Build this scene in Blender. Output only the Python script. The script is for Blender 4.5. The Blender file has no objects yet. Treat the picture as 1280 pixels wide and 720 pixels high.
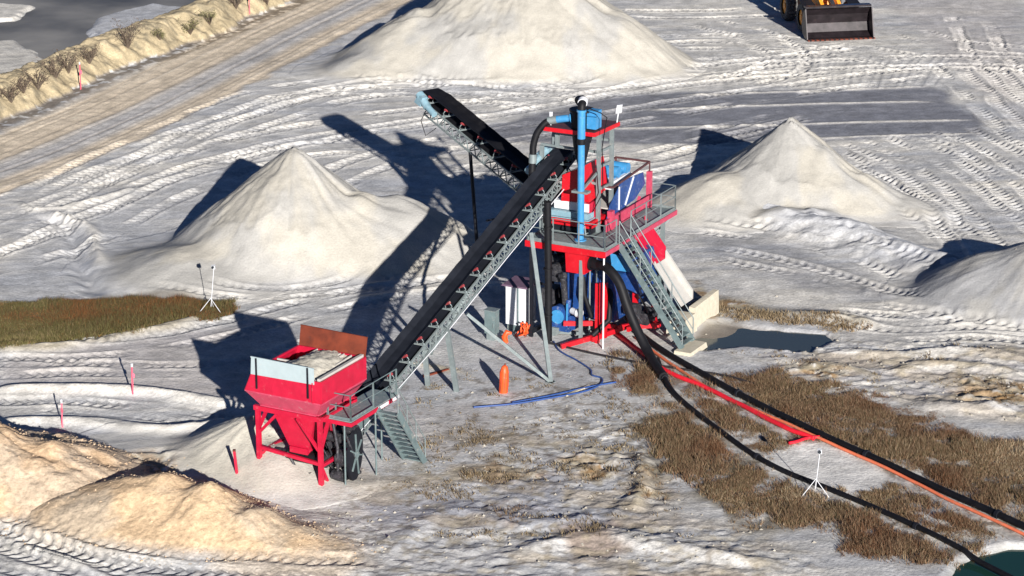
import bpy, math, random
import numpy as np
from mathutils import Vector, Matrix

C = bpy.context.scene.collection
R = math.radians
random.seed(7)

# ---------------------------------------------------------------- camera, sky, sun, exposure
F, TH, CH = 3200.0, R(18.0), 35.0          # focal length in photo pixels, pitch, height
cam = bpy.data.objects.new('camera', bpy.data.cameras.new('camera'))
C.objects.link(cam)
cam.data.sensor_width = 36.0
cam.data.lens = F / 1280.0 * 36.0
cam.data.clip_start, cam.data.clip_end = 1.0, 9000.0
cam.location = (0, 0, CH)
cam.rotation_euler = (R(90) - TH, 0, 0)
bpy.context.scene.camera = cam

SUN_EL, SUN_AZ = R(16.3), R(15.0)
w = bpy.data.worlds.new('World'); bpy.context.scene.world = w; w.use_nodes = True
nt = w.node_tree
sky = nt.nodes.new('ShaderNodeTexSky'); sky.sky_type = 'NISHITA'; sky.sun_disc = False
sky.sun_elevation = SUN_EL; sky.sun_rotation = R(180) - SUN_AZ
sky.altitude = 2500; sky.air_density = 0.45; sky.dust_density = 0.1; sky.ozone_density = 4.0
bg = nt.nodes['Background']; bg.inputs['Strength'].default_value = 0.05
nt.links.new(sky.outputs['Color'], bg.inputs['Color'])
sl = bpy.data.lights.new('sun', 'SUN'); sl.energy = 5.0; sl.angle = R(0.5); sl.color = (1.0, 0.955, 0.89)
so = bpy.data.objects.new('sun', sl); C.objects.link(so); so.location = (20, -20, 60)
sd = Vector((-math.sin(SUN_AZ) * math.cos(SUN_EL), math.cos(SUN_AZ) * math.cos(SUN_EL), -math.sin(SUN_EL)))
so.rotation_euler = sd.to_track_quat('-Z', 'Y').to_euler()
vs = bpy.context.scene.view_settings
vs.view_transform = 'Standard'; vs.look = 'None'; vs.gamma = 1.0; vs.use_curve_mapping = False
vs.exposure = 0.85

# ---------------------------------------------------------------- survey: photo pixel -> point on a level plane
def up(px, py, z=0.0):
    x, y = px - 640.0, py - 360.0
    dy = F * math.cos(TH) - y * math.sin(TH); dz = -F * math.sin(TH) - y * math.cos(TH)
    t = (z - CH) / dz
    return (x * t, dy * t)
def ups(pts, z=0.0): return [up(p[0], p[1], z) for p in pts]

MA = R(-28)                                    # the plant's own axes: u to the right, v away
MO = (-6.77, 84.34)
def wl(u, v):
    c, s = math.cos(MA), math.sin(MA)
    return (MO[0] + c * u - s * v, MO[1] + s * u + c * v)

# ---------------------------------------------------------------- tagging
def tag(o, label=None, cat=None, group=None, kind=None):
    if label: o['label'] = label
    if cat: o['category'] = cat
    if group: o['group'] = group
    if kind: o['kind'] = kind
    return o
def empty(name, label, cat, x, y, z=0.0, rz=0.0, group=None):
    o = bpy.data.objects.new(name, None); C.objects.link(o)
    o.empty_display_size = 0.3
    o.location = (x, y, z); o.rotation_euler = (0, 0, rz)
    return tag(o, label, cat, group)

# ---------------------------------------------------------------- materials
def new_mat(name):
    m = bpy.data.materials.new(name); m.use_nodes = True
    return m, m.node_tree, m.node_tree.nodes['Principled BSDF']
def mat(name, col, rough=0.5, metal=0.0, var=0.25, scale=3.0, dirt=0.0, dirtcol=(.45, .41, .36), bump=0.0, spec=None):
    m, t, b = new_mat(name)
    tc = t.nodes.new('ShaderNodeTexCoord')
    n = t.nodes.new('ShaderNodeTexNoise'); n.inputs['Scale'].default_value = scale
    n.inputs['Detail'].default_value = 6; n.inputs['Roughness'].default_value = 0.65
    t.links.new(tc.outputs['Object'], n.inputs['Vector'])
    cr = t.nodes.new('ShaderNodeValToRGB'); e = cr.color_ramp.elements
    e[0].position = 0.3; e[1].position = 0.7
    e[0].color = (*[c * (1 - var) for c in col], 1); e[1].color = (*[min(1, c * (1 + var)) for c in col], 1)
    t.links.new(n.outputs['Fac'], cr.inputs['Fac'])
    out = cr.outputs['Color']
    if dirt > 0:
        n2 = t.nodes.new('ShaderNodeTexNoise'); n2.inputs['Scale'].default_value = scale * 1.7
        n2.inputs['Detail'].default_value = 9; n2.inputs['Roughness'].default_value = 0.75
        t.links.new(tc.outputs['Object'], n2.inputs['Vector'])
        r2 = t.nodes.new('ShaderNodeMapRange'); r2.inputs['From Min'].default_value = 0.62 - dirt * 0.35
        r2.inputs['From Max'].default_value = 0.78 - dirt * 0.2; r2.inputs['To Max'].default_value = 0.85
        t.links.new(n2.outputs['Fac'], r2.inputs['Value'])
        mx = t.nodes.new('ShaderNodeMix'); mx.data_type = 'RGBA'
        t.links.new(r2.outputs['Result'], mx.inputs['Factor'])
        t.links.new(out, mx.inputs[6]); mx.inputs[7].default_value = (*dirtcol, 1)
        out = mx.outputs[2]
    t.links.new(out, b.inputs['Base Color'])
    b.inputs['Metallic'].default_value = metal
    mr = t.nodes.new('ShaderNodeMapRange'); mr.inputs['To Min'].default_value = max(0.05, rough - 0.12)
    mr.inputs['To Max'].default_value = min(1, rough + 0.15)
    t.links.new(n.outputs['Fac'], mr.inputs['Value']); t.links.new(mr.outputs['Result'], b.inputs['Roughness'])
    if spec is not None: b.inputs['Specular IOR Level'].default_value = spec
    if bump > 0:
        bp = t.nodes.new('ShaderNodeBump'); bp.inputs['Strength'].default_value = bump
        bp.inputs['Distance'].default_value = 0.03
        t.links.new(n.outputs['Fac'], bp.inputs['Height']); t.links.new(bp.outputs['Normal'], b.inputs['Normal'])
    return m
def earth(name, bump=0.5, scale=14.0, gloss=None, mottle=0.22):
    """base colour from the surveyed 'albedo' of the soil, broken up by fine grain"""
    m, t, b = new_mat(name)
    a = t.nodes.new('ShaderNodeVertexColor'); a.layer_name = 'albedo'
    tc = t.nodes.new('ShaderNodeTexCoord')
    n = t.nodes.new('ShaderNodeTexNoise'); n.inputs['Scale'].default_value = scale
    n.inputs['Detail'].default_value = 8; n.inputs['Roughness'].default_value = 0.7
    t.links.new(tc.outputs['Object'], n.inputs['Vector'])
    n2 = t.nodes.new('ShaderNodeTexNoise'); n2.inputs['Scale'].default_value = 1.3
    n2.inputs['Detail'].default_value = 5
    t.links.new(tc.outputs['Object'], n2.inputs['Vector'])
    r1 = t.nodes.new('ShaderNodeMapRange'); r1.inputs['From Min'].default_value = 0.3; r1.inputs['From Max'].default_value = 0.7
    r1.inputs['To Min'].default_value = 1 - mottle; r1.inputs['To Max'].default_value = 1 + mottle * 0.7
    t.links.new(n.outputs['Fac'], r1.inputs['Value'])
    n3 = t.nodes.new('ShaderNodeTexVoronoi'); n3.inputs['Scale'].default_value = scale * .8
    t.links.new(tc.outputs['Object'], n3.inputs['Vector'])
    r2 = t.nodes.new('ShaderNodeMapRange'); r2.inputs['From Min'].default_value = 0.3; r2.inputs['From Max'].default_value = 0.7
    r2.inputs['To Min'].default_value = 0.91; r2.inputs['To Max'].default_value = 1.07
    t.links.new(n2.outputs['Fac'], r2.inputs['Value'])
    mm = t.nodes.new('ShaderNodeMath'); mm.operation = 'MULTIPLY'
    t.links.new(r1.outputs['Result'], mm.inputs[0]); t.links.new(r2.outputs['Result'], mm.inputs[1])
    vm = t.nodes.new('ShaderNodeVectorMath'); vm.operation = 'SCALE'
    t.links.new(a.outputs['Color'], vm.inputs[0]); t.links.new(mm.outputs['Value'], vm.inputs['Scale'])
    t.links.new(vm.outputs['Vector'], b.inputs['Base Color'])
    b.inputs['Roughness'].default_value = 0.85; b.inputs['Specular IOR Level'].default_value = 0.25
    bp = t.nodes.new('ShaderNodeBump'); bp.inputs['Strength'].default_value = bump; bp.inputs['Distance'].default_value = 0.05
    ad = t.nodes.new('ShaderNodeMath'); ad.operation = 'MULTIPLY_ADD'; ad.inputs[1].default_value = -.35
    t.links.new(n3.outputs['Distance'], ad.inputs[0]); t.links.new(n.outputs['Fac'], ad.inputs[2])
    t.links.new(ad.outputs['Value'], bp.inputs['Height']); t.links.new(bp.outputs['Normal'], b.inputs['Normal'])
    return m

M = {}
M['red'] = mat('red_paint', (.43, .007, .034), .42, dirtcol=(.42, .16, .17), dirt=.10, var=.15, scale=2.0)
M['redclean'] = mat('bright_red_paint', (.46, .005, .013), .4, dirtcol=(.38, .2, .18), dirt=.06, var=.1)
M['pinkred'] = mat('faded_red_paint', (.42, .045, .09), .5, dirt=.15, var=.15, dirtcol=(.42, .3, .3))
M['maroon'] = mat('maroon_sheet', (.075, .028, .03), .6, var=.3, dirt=.15, dirtcol=(.16, .12, .11))
M['galv'] = mat('galvanised_steel', (.185, .22, .225), .5, .2, var=.18, dirt=.12)
M['galvdark'] = mat('grey_painted_steel', (.125, .17, .175), .5, .1, var=.2, dirt=.18)
M['grating'] = mat('grey_deck_plate', (.16, .205, .21), .55, .1, var=.2, scale=5, dirt=.25)
M['palepanel'] = mat('pale_grey_panel', (.34, .41, .43), .45, var=.06, dirt=.05)
M['rust'] = mat('rusty_steel_plate', (.14, .024, .008), .7, var=.4, scale=1.6, dirt=.1, dirtcol=(.11, .03, .02))
M['belt'] = mat('belt_rubber', (.011, .013, .019), .6, var=.3, scale=2, dirt=.05, dirtcol=(.03, .03, .034), spec=.25)
M['black'] = mat('black_rubber', (.007, .007, .009), .55, var=.3, dirt=.06, dirtcol=(.04, .037, .033), spec=.2)
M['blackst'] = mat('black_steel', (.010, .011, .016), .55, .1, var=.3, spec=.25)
M['blue'] = mat('blue_paint', (.04, .215, .44), .38, var=.12, dirt=.14, dirtcol=(.4, .42, .43))
M['navy'] = mat('dark_blue_paint', (.012, .05, .19), .38, var=.2, dirt=.18, dirtcol=(.3, .33, .38))
M['palebl'] = mat('pale_blue_paint', (.19, .31, .37), .42, var=.15, dirt=.2, dirtcol=(.5, .52, .52))
M['white'] = mat('white_paint', (.60, .61, .64), .4, var=.05, dirt=.08)
M['purple'] = mat('purple_grey_roof', (.13, .08, .125), .6, var=.2)
M['orange'] = mat('orange_plastic', (.72, .075, .010), .5, var=.12, dirt=.08)
M['pink'] = mat('pink_tape', (.85, .10, .16), .6, var=.1)
M['roller'] = mat('red_roller', (.24, .035, .04), .5, var=.2, dirt=.15)
M['redhose'] = mat('red_layflat_hose', (.70, .014, .03), .45, var=.12, dirt=.05)
M['orhose'] = mat('orange_hose', (.70, .17, .08), .5, var=.15, dirt=.2, dirtcol=(.3, .25, .2))
M['bluehose'] = mat('blue_hose', (.025, .065, .22), .45, var=.2)
M['concrete'] = mat('cream_concrete', (.50, .455, .36), .85, var=.12, scale=4, dirt=.25, dirtcol=(.33, .28, .2), bump=.3)
M['tan'] = mat('pale_liner', (.42, .405, .38), .7, var=.1, dirt=.3)
M['yellow'] = mat('yellow_machine_paint', (.75, .30, .02), .42, var=.1, dirt=.2, dirtcol=(.3, .22, .12))
M['tyre'] = mat('tyre_rubber', (.035, .035, .037), .8, var=.3, scale=5, dirt=.4, dirtcol=(.28, .27, .26))
M['bucket'] = mat('worn_bucket_steel', (.020, .015, .018), .34, .3, var=.5, scale=1.5, dirt=.08, dirtcol=(.10, .06, .05))
M['glass'] = mat('dark_glass', (.02, .025, .03), .08, var=.1)
M['machine'] = mat('greasy_motor_metal', (.035, .035, .042), .5, .3, var=.6, scale=6, dirt=.22, dirtcol=(.25, .24, .23))
M['blackst2'] = mat('dark_pipe', (.02, .018, .02), .4, var=.3)
# ---------------------------------------------------------------- mesh collector
class MB:
    def __init__(s): s.v = []; s.f = []; s.sm = []
    def add(s, vs_, fs, smooth=False):
        o = len(s.v); s.v += [tuple(p) for p in vs_]
        for f in fs: s.f.append([i + o for i in f]); s.sm.append(smooth)
        return s
    def box(s, x0, x1, y0, y1, z0, z1):
        v = [(x, y, z) for z in (z0, z1) for y in (y0, y1) for x in (x0, x1)]
        return s.add(v, [(0, 2, 3, 1), (4, 5, 7, 6), (0, 1, 5, 4), (1, 3, 7, 5), (3, 2, 6, 7), (2, 0, 4, 6)])
    def hexa(s, lo, hi):
        """two matching quads (lower, upper) joined into a solid"""
        return s.add(list(lo) + list(hi), [(3, 2, 1, 0), (4, 5, 6, 7), (0, 1, 5, 4), (1, 2, 6, 5), (2, 3, 7, 6), (3, 0, 4, 7)])
    def bar(s, a, b, w=.08, h=None, upv=(0, 0, 1)):
        a, b = Vector(a), Vector(b); d = b - a
        if d.length < 1e-5: return s
        h = w if h is None else h; d.normalize()
        sd_ = d.cross(Vector(upv))
        if sd_.length < 1e-3: sd_ = d.cross(Vector((1, 0, 0)))
        sd_.normalize(); u_ = sd_.cross(d)
        v = []
        for p in (a, b):
            for i, j in ((-1, -1), (1, -1), (1, 1), (-1, 1)): v.append(p + sd_ * (i * w / 2) + u_ * (j * h / 2))
        return s.add(v, [(3, 2, 1, 0), (4, 5, 6, 7), (0, 1, 5, 4), (1, 2, 6, 5), (2, 3, 7, 6), (3, 0, 4, 7)])
    def tube(s, pts, r, n=10, cap=True, r2=None):
        pts = [Vector(p) for p in pts]; k = len(pts)
        ref = None; rings = []
        for i, p in enumerate(pts):
            d = (pts[min(i + 1, k - 1)] - pts[max(i - 1, 0)]).normalized()
            if ref is None:
                ref = d.cross(Vector((0, 0, 1)))
                if ref.length < 1e-2: ref = d.cross(Vector((1, 0, 0)))
            ref = (ref - d * ref.dot(d)).normalized(); o = d.cross(ref)
            rr = r if not isinstance(r, (list, tuple)) else r[i]
            rings.append([p + ref * rr * math.cos(2 * math.pi * q / n) + o * (r2 or 1) * rr * math.sin(2 * math.pi * q / n) for q in range(n)])
        v = [p for rg in rings for p in rg]; f = []
        for i in range(k - 1):
            for q in range(n):
                a = i * n + q; b = i * n + (q + 1) % n
                f.append((a, b, b + n, a + n))
        s.add(v, f, True)
        if cap:
            s.add(rings[0], [tuple(range(n))[::-1]]); s.add(rings[-1], [tuple(range(n))])
        return s
    def cyl(s, a, b, r, n=16): return s.tube([a, b], r, n)
    def plate(s, poly, th, nrm):
        """extruded polygon"""
        n = Vector(nrm).normalized() * th; k = len(poly)
        lo = [Vector(p) for p in poly]; hi = [p + n for p in lo]
        return s.add(lo + hi, [tuple(range(k))[::-1], tuple(range(k, 2 * k))] + [(i, (i + 1) % k, (i + 1) % k + k, i + k) for i in range(k)])
    def build(s, name, m, parent=None, off=(0, 0, 0), label=None):
        me = bpy.data.meshes.new(name)
        me.from_pydata([(x - off[0], y - off[1], z - off[2]) for x, y, z in s.v], [], s.f)
        me.polygons.foreach_set('use_smooth', s.sm)
        me.materials.append(m); me.update()
        import bmesh
        bm = bmesh.new(); bm.from_mesh(me); bmesh.ops.recalc_face_normals(bm, faces=bm.faces); bm.to_mesh(me); bm.free()
        o = bpy.data.objects.new(name, me); C.objects.link(o)
        if parent: o.parent = parent
        if label: o['label'] = label
        return o

def smooth_path(pts, per=8):
    """Catmull-Rom through the points"""
    P = [np.array(p, float) for p in pts]
    P = [2 * P[0] - P[1]] + P + [2 * P[-1] - P[-2]]
    out = []
    for i in range(1, len(P) - 2):
        for t in np.linspace(0, 1, per, endpoint=False):
            a, b, c, d = P[i - 1], P[i], P[i + 1], P[i + 2]
            out.append(.5 * ((2 * b) + (c - a) * t + (2 * a - 5 * b + 4 * c - d) * t * t + (3 * b - a - 3 * c + d) * t ** 3))
    out.append(P[-2]); return out

# ---------------------------------------------------------------- noise on arrays
_tab = {}
def vnoise(x, y, seed=0):
    if seed not in _tab: _tab[seed] = np.random.RandomState(seed).rand(256, 256).astype(np.float32)
    T = _tab[seed]
    xi = np.floor(x).astype(np.int64); yi = np.floor(y).astype(np.int64)
    fx = x - xi; fy = y - yi
    fx = fx * fx * (3 - 2 * fx); fy = fy * fy * (3 - 2 * fy)
    x0 = xi & 255; x1 = (xi + 1) & 255; y0 = yi & 255; y1 = (yi + 1) & 255
    return (T[x0, y0] * (1 - fx) + T[x1, y0] * fx) * (1 - fy) + (T[x0, y1] * (1 - fx) + T[x1, y1] * fx) * fy
def fbm(x, y, sc=1.0, octv=4, seed=0, gain=.5, ang=0.0, st=1.0):
    c, s_ = math.cos(ang), math.sin(ang)
    X = (c * x + s_ * y) / (sc * st); Y = (-s_ * x + c * y) / sc
    a, tot, out = 1.0, 0.0, 0.0
    for i in range(octv):
        out = out + a * vnoise(X * 2 ** i + 17.3 * i, Y * 2 ** i + 9.1 * i, seed + i); tot += a; a *= gain
    return out / tot            # 0..1
def ss(a, b, x):
    t = np.clip((x - a) / (b - a), 0, 1); return t * t * (3 - 2 * t)
# ---------------------------------------------------------------- the ground: one sheet, fine where the yard is
STEP = 0.1
xs = np.concatenate([-np.geomspace(3500, 47, 14), np.arange(-44, 44.01, STEP), np.geomspace(47, 3500, 14)])
ys = np.concatenate([[-1500, -300, 0, 30, 50, 60, 66], np.arange(70, 184.01, STEP), np.geomspace(187, 6000, 18)])
X, Y = np.meshgrid(xs, ys)
NX, NY = len(xs), len(ys)

class Field:
    def __init__(s, X, Y, xs, ys): s.X, s.Y, s.xs, s.ys = X, Y, xs, ys
    def window(s, P, m):
        P = np.array(P)
        i0 = np.searchsorted(s.ys, P[:, 1].min() - m); i1 = np.searchsorted(s.ys, P[:, 1].max() + m)
        j0 = np.searchsorted(s.xs, P[:, 0].min() - m); j1 = np.searchsorted(s.xs, P[:, 0].max() + m)
        return slice(i0, i1), slice(j0, j1)
G = Field(X, Y, xs, ys)

def path_field(G, P, m):
    """signed distance to a path and the length run along it, inside a window m wide round it"""
    P = np.array(P, float); W = G.window(P, m)
    x, y = G.X[W], G.Y[W]
    best = np.full(x.shape, 1e3); sg = np.full(x.shape, 1e3); al = np.zeros(x.shape); L = 0
    for a, b in zip(P[:-1], P[1:]):
        d = b - a; l = math.hypot(*d)
        if l < 1e-6: continue
        j0 = np.searchsorted(x[0], min(a[0], b[0]) - m); j1 = np.searchsorted(x[0], max(a[0], b[0]) + m)
        i0 = np.searchsorted(y[:, 0], min(a[1], b[1]) - m); i1 = np.searchsorted(y[:, 0], max(a[1], b[1]) + m)
        if i1 > i0 and j1 > j0:
            q = (slice(i0, i1), slice(j0, j1))
            rx, ry = x[q] - a[0], y[q] - a[1]
            t = np.clip((rx * d[0] + ry * d[1]) / l, 0, l)
            ex, ey = rx - d[0] / l * t, ry - d[1] / l * t
            dd = np.hypot(ex, ey); c = np.sign(d[0] * ry - d[1] * rx)
            k = dd < best[q]
            best[q] = np.where(k, dd, best[q]); sg[q] = np.where(k, dd * c, sg[q]); al[q] = np.where(k, L + t, al[q])
        L += l
    return W, best, sg, al, L

def poly_mask(G, pts, soft=.5, warp=.6, wsc=2.0, seed=50, px=True, m=2.0):
    """1 inside the outline, fading over soft metres, its edge roughened"""
    P = np.array(ups(pts) if px else pts, float); W = G.window(P, m + soft + warp)
    x, y = G.X[W], G.Y[W]; out = np.zeros(G.X.shape, np.float32)
    if x.size == 0: return out
    ins = np.zeros(x.shape, bool); best = np.full(x.shape, 1e9)
    for a, b in zip(P, np.roll(P, -1, 0)):
        if abs(b[1] - a[1]) > 1e-9:
            c = ((a[1] > y) != (b[1] > y)) & (x < (b[0] - a[0]) * (y - a[1]) / (b[1] - a[1]) + a[0])
            ins ^= c
        d = b - a; l2 = d @ d
        t = np.clip(((x - a[0]) * d[0] + (y - a[1]) * d[1]) / l2, 0, 1)
        best = np.minimum(best, np.hypot(x - a[0] - t * d[0], y - a[1] - t * d[1]))
    s = np.where(ins, best, -best) + (fbm(x, y, wsc, 4, seed) - .5) * 2 * warp
    out[W] = ss(-soft, soft, s); return out

Hh = np.zeros(X.shape)
far = ss(45, 120, np.abs(X)) + ss(190, 400, Y)
n3 = fbm(X, Y, 5, 4, 1); n1 = fbm(X, Y, 1.2, 4, 5); n0 = fbm(X, Y, .4, 3, 9)
flow = fbm(X, Y, .55, 4, 21, ang=R(8), st=7)         # drawn out along the way the machines drive
fine0 = fbm(X, Y, .24, 2, 17)
Hh += .15 * (n3 - .5) + .025 * (n1 - .5) + .012 * (n0 - .5) + .035 * (flow - .5) + .010 * (fine0 - .5)
dry = np.clip(.45 + 1.6 * (fbm(X, Y, 3, 5, 31, ang=R(8), st=3) - .5) + 1.0 * (flow - .5), 0, 1)

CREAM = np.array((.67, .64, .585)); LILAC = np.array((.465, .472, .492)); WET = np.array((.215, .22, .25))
ROAD = np.array((.70, .59, .45)); TAN = np.array((.62, .48, .33)); CLAY = np.array((.42, .25, .11))
SOIL = np.array((.14, .105, .07)); WHITE = np.array((.74, .72, .69)); OLIVE = np.array((.13, .115, .05))
OCHRE = np.array((.47, .405, .285)); ROSE = np.array((.50, .46, .445))
def mixc(A, col, m): return A + (col - A) * m[..., None]
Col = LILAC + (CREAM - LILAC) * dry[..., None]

def paint(m, col, k=1.0):
    global Col
    Col = mixc(Col, col, np.clip(m * k, 0, 1))
def add_h(W, v): Hh[W] += v

# wide zones of damp and dry sand
paint(poly_mask(G, [(770, 118), (1165, 108), (1245, 168), (900, 182), (700, 178), (560, 172), (640, 150)], .4, .7), WET, .95)
paint(poly_mask(G, [(0, 330), (130, 250), (330, 190), (330, 230), (210, 290), (120, 380), (0, 385)], 1.0, 1.2), LILAC, .5)
paint(poly_mask(G, [(860, 290), (960, 300), (1150, 372), (1080, 378), (900, 335)], .6, .8), WET, .45)
paint(poly_mask(G, [(860, 40), (1280, 60), (1280, 110), (860, 105)], 1, 1), CREAM, .35)
paint(poly_mask(G, [(1100, 0), (1280, 0), (1280, 160), (1190, 80)], 1, 1), ROSE, .45)
paint(poly_mask(G, [(0, 450), (330, 400), (320, 500), (0, 492)], .6, .8), ROSE, .65)
paint(poly_mask(G, [(450, 330), (780, 440), (820, 520), (620, 560), (440, 620), (400, 480)], 1, 1.4), LILAC, .55)
paint(poly_mask(G, [(400, 620), (560, 560), (800, 600), (820, 720), (480, 720)], 1, 1.2), LILAC, .55)
paint(poly_mask(G, [(930, 440), (1280, 440), (1280, 530), (1000, 480)], .6, .8), ROSE, .5)
paint(poly_mask(G, [(1040, 395), (1280, 395), (1280, 432), (1040, 432)], .6, .6), CREAM, .6)
paint(poly_mask(G, [(940, 445), (1080, 468), (1160, 490), (1100, 480), (960, 455)], .2, .35), WET, .5)

# the haul road: tan wheel lanes with lilac strips between them
RD = [(-60, 290, -60, 190), (139, 189, 90, 121), (288, 120, 208, 69), (440, 38, 358, 3), (560, -18, 480, -52)]
rd_r = [(-60, 276), (0, 243), (139, 189), (288, 120), (440, 38), (640, -60)]
rd_l = [(-60, 190), (0, 167), (90, 123), (208, 71), (358, 5), (500, -55)]
roadm = poly_mask(G, rd_r + rd_l[::-1], .35, .5)
pr_, pl_ = np.array(ups(rd_r)), np.array(ups(rd_l))
lanes = fbm(X, Y, .5, 5, 77, ang=R(0), st=1)
W, b_, s_, al_, L_ = path_field(G, smooth_path(ups([(-60, 280), (0, 247), (139, 193), (288, 124), (440, 42), (640, -56)]), 6), 16)
lane = np.zeros(X.shape); u_ = np.zeros(X.shape)
u_[W] = s_
ln = .5 + .5 * np.sin(u_ * 1.05 + 1.2) ; fine = vnoise(u_ * 3.1 + 40, np.zeros_like(u_) + 3.3, 8) * .6 + vnoise(u_ * 8.3, Y * .08, 9) * .4
paint(roadm, ROAD, .95)
paint(roadm * ss(.45, .95, 1 - ln) * .8, LILAC * .95)
paint(roadm * ss(.5, .8, fine) * .35, CREAM)
paint(roadm * ss(.5, .2, fine) * .30, ROAD * .62)
Hh += roadm * ((fine - .5) * .10 - .06)

# berm along the haul road, low ground with standing water behind it
crest = smooth_path(ups([(-80, 165), (0, 130), (110, 83), (210, 47), (310, 5), (420, -42), (560, -100)]), 6)
W, b_, s_, al_, L_ = path_field(G, crest, 7)
nb = fbm(G.X[W], G.Y[W], 1.3, 4, 61); nb2 = fbm(G.X[W], G.Y[W], .45, 3, 66)
prof = np.maximum(0, 1 - np.abs(s_ + .3 * (nb - .5)) / (2.2 + 1.0 * (nb - .5)))
add_h(W, 1.4 * np.minimum(1, prof * 1.35) ** .8 * (.82 + .36 * nb) + (nb2 - .5) * .35 * (prof > 0) * prof)
m_ = np.zeros(X.shape); m_[W] = ss(-.001, .05, prof)
q_ = np.zeros(X.shape); q_[W] = (1 - ss(.4, 1.3, np.abs(s_ + 2.5 + .8 * (nb - .5)))) * (nb2 > .4); paint(q_, SOIL, .75)
paint(m_, np.array((.44, .36, .23))); t_ = np.zeros(X.shape); t_[W] = ss(.52, .72, nb2) * ss(.02, .2, prof); paint(t_, OCHRE * .5, .7)
W2 = poly_mask(G, [(-300, 100), (0, 96), (90, 60), (200, 20), (262, -8), (400, -60), (400, -200), (-300, -200)], .8, .2, m=4)
Hh -= .9 * W2
paint(W2, LILAC * .72)
paint(poly_mask(G, [(90, 55), (180, 30), (235, 0), (190, -8), (118, 12), (108, 40)], .25, .5), LILAC * 1.05)
paint(poly_mask(G, [(-30, 90), (40, 85), (60, 65), (20, 38), (-30, 42)], .3, .6), CREAM * .9)
paint(poly_mask(G, [(-30, 16), (20, 14), (45, -4), (-20, -8)], .3, .4), CREAM)
Hh += .42 * poly_mask(G, [(92, 55), (180, 30), (235, 0), (190, -8), (118, 12), (108, 40)], .5, .5)
Hh += .42 * poly_mask(G, [(-40, 90), (40, 85), (60, 65), (20, 38), (-40, 42)], .5, .6) + .42 * poly_mask(G, [(-30, 16), (20, 14), (45, -4), (-20, -8)], .4, .4)

# windrows and banks left by the machines: (points, height, half width, crest colour)
wind = [
 ([(-30, 490), (60, 488), (150, 489), (230, 498), (318, 514)], .34, .45, CREAM * 1.02),
 ([(-30, 532), (60, 528), (120, 530), (200, 540), (262, 534), (330, 520)], .26, .45, CREAM),
 ([(-30, 441), (60, 436), (120, 428), (200, 412), (275, 392)], .24, .5, OCHRE),
 ([(40, 268), (80, 280), (92, 305), (97, 335), (125, 372)], -.30, .5, LILAC),
 ([(56, 262), (112, 286), (118, 312), (128, 340)], .22, .35, CREAM),
 ([(20, 250), (45, 262), (100, 255), (180, 232)], .16, .35, CREAM),
 ([(860, 268), (930, 262), (1000, 286), (1080, 305), (1170, 335), (1210, 352)], .75, 1.5, LILAC * 1.25),
 ([(930, 250), (990, 262), (1060, 292), (1120, 300)], .45, .9, LILAC * 1.2),
 ([(846, 378), (900, 378), (960, 392), (1040, 398), (1110, 412)], .32, .7, OCHRE * .75),
 ([(1030, 438), (1120, 445), (1200, 440), (1290, 452)], .20, .6, CREAM * .95),
 ([(1100, 470), (1160, 458), (1230, 462), (1290, 474)], .2, .5, OCHRE),
 ([(1140, 500), (1200, 512), (1290, 505)], .25, .6, LILAC),
 ([(980, 452), (1060, 462), (1110, 478)], .18, .35, OCHRE * .9),
 ([(760, 655), (792, 628), (802, 600), (795, 562)], .2, .35, OCHRE * .9),
 ([(470, 700), (560, 640), (640, 655), (760, 652)], .16, .6, LILAC * 1.1),
 ([(620, 700), (740, 672), (860, 690), (1000, 712)], .2, .6, CREAM),
 ([(400, 640), (450, 610), (520, 600)], .22, .7, CREAM),
 ([(430, 70), (470, 88), (560, 108), (640, 118)], .18, .7, LILAC),
 ([(800, 138), (950, 132), (1175, 127)], .07, .22, CREAM * 1.05),
 ([(700, 163), (900, 158), (1225, 150)], .07, .22, CREAM * 1.08),
 ([(840, 120), (1000, 114), (1165, 108)], .06, .2, CREAM * 1.05),
 ([(800, 188), (1000, 175), (1240, 166)], .06, .2, CREAM),
 ([(420, 380), (520, 365), (600, 355), (660, 372)], .14, .5, CREAM),
 ([(480, 450), (560, 462), (600, 472)], .16, .35, OCHRE),
 ([(1080, 358), (1086, 372)], .35, .25, LILAC),
]
for k, (p, h, hw, col) in enumerate(wind):
    W, b_, s_, al_, L_ = path_field(G, smooth_path(ups(p), 6), hw * 3)
    x, y = G.X[W], G.Y[W]
    q = fbm(x, y, 1.0, 4, 90 + k); s2 = b_ + (q - .5) * hw * 1.1
    end = ss(0, 1.5, al_) * ss(0, 1.5, L_ - al_)
    g = np.exp(-(s2 / hw) ** 2 * 1.3) * end
    add_h(W, .85 * h * g * (.6 + .8 * q)); mm = np.zeros(X.shape); mm[W] = g * .8; paint(mm, col)

# hollows of the ponds
P1 = [(842, 428), (865, 418), (878, 404), (905, 402), (960, 410), (1028, 417), (1040, 424), (1008, 438), (930, 432), (880, 436)]
P2 = [(1184, 728), (1198, 700), (1230, 688), (1262, 680), (1340, 684), (1340, 770), (1180, 770)]
pm1 = poly_mask(G, P1, .35, .25, .8); pm2 = poly_mask(G, P2, .35, .2)
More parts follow.
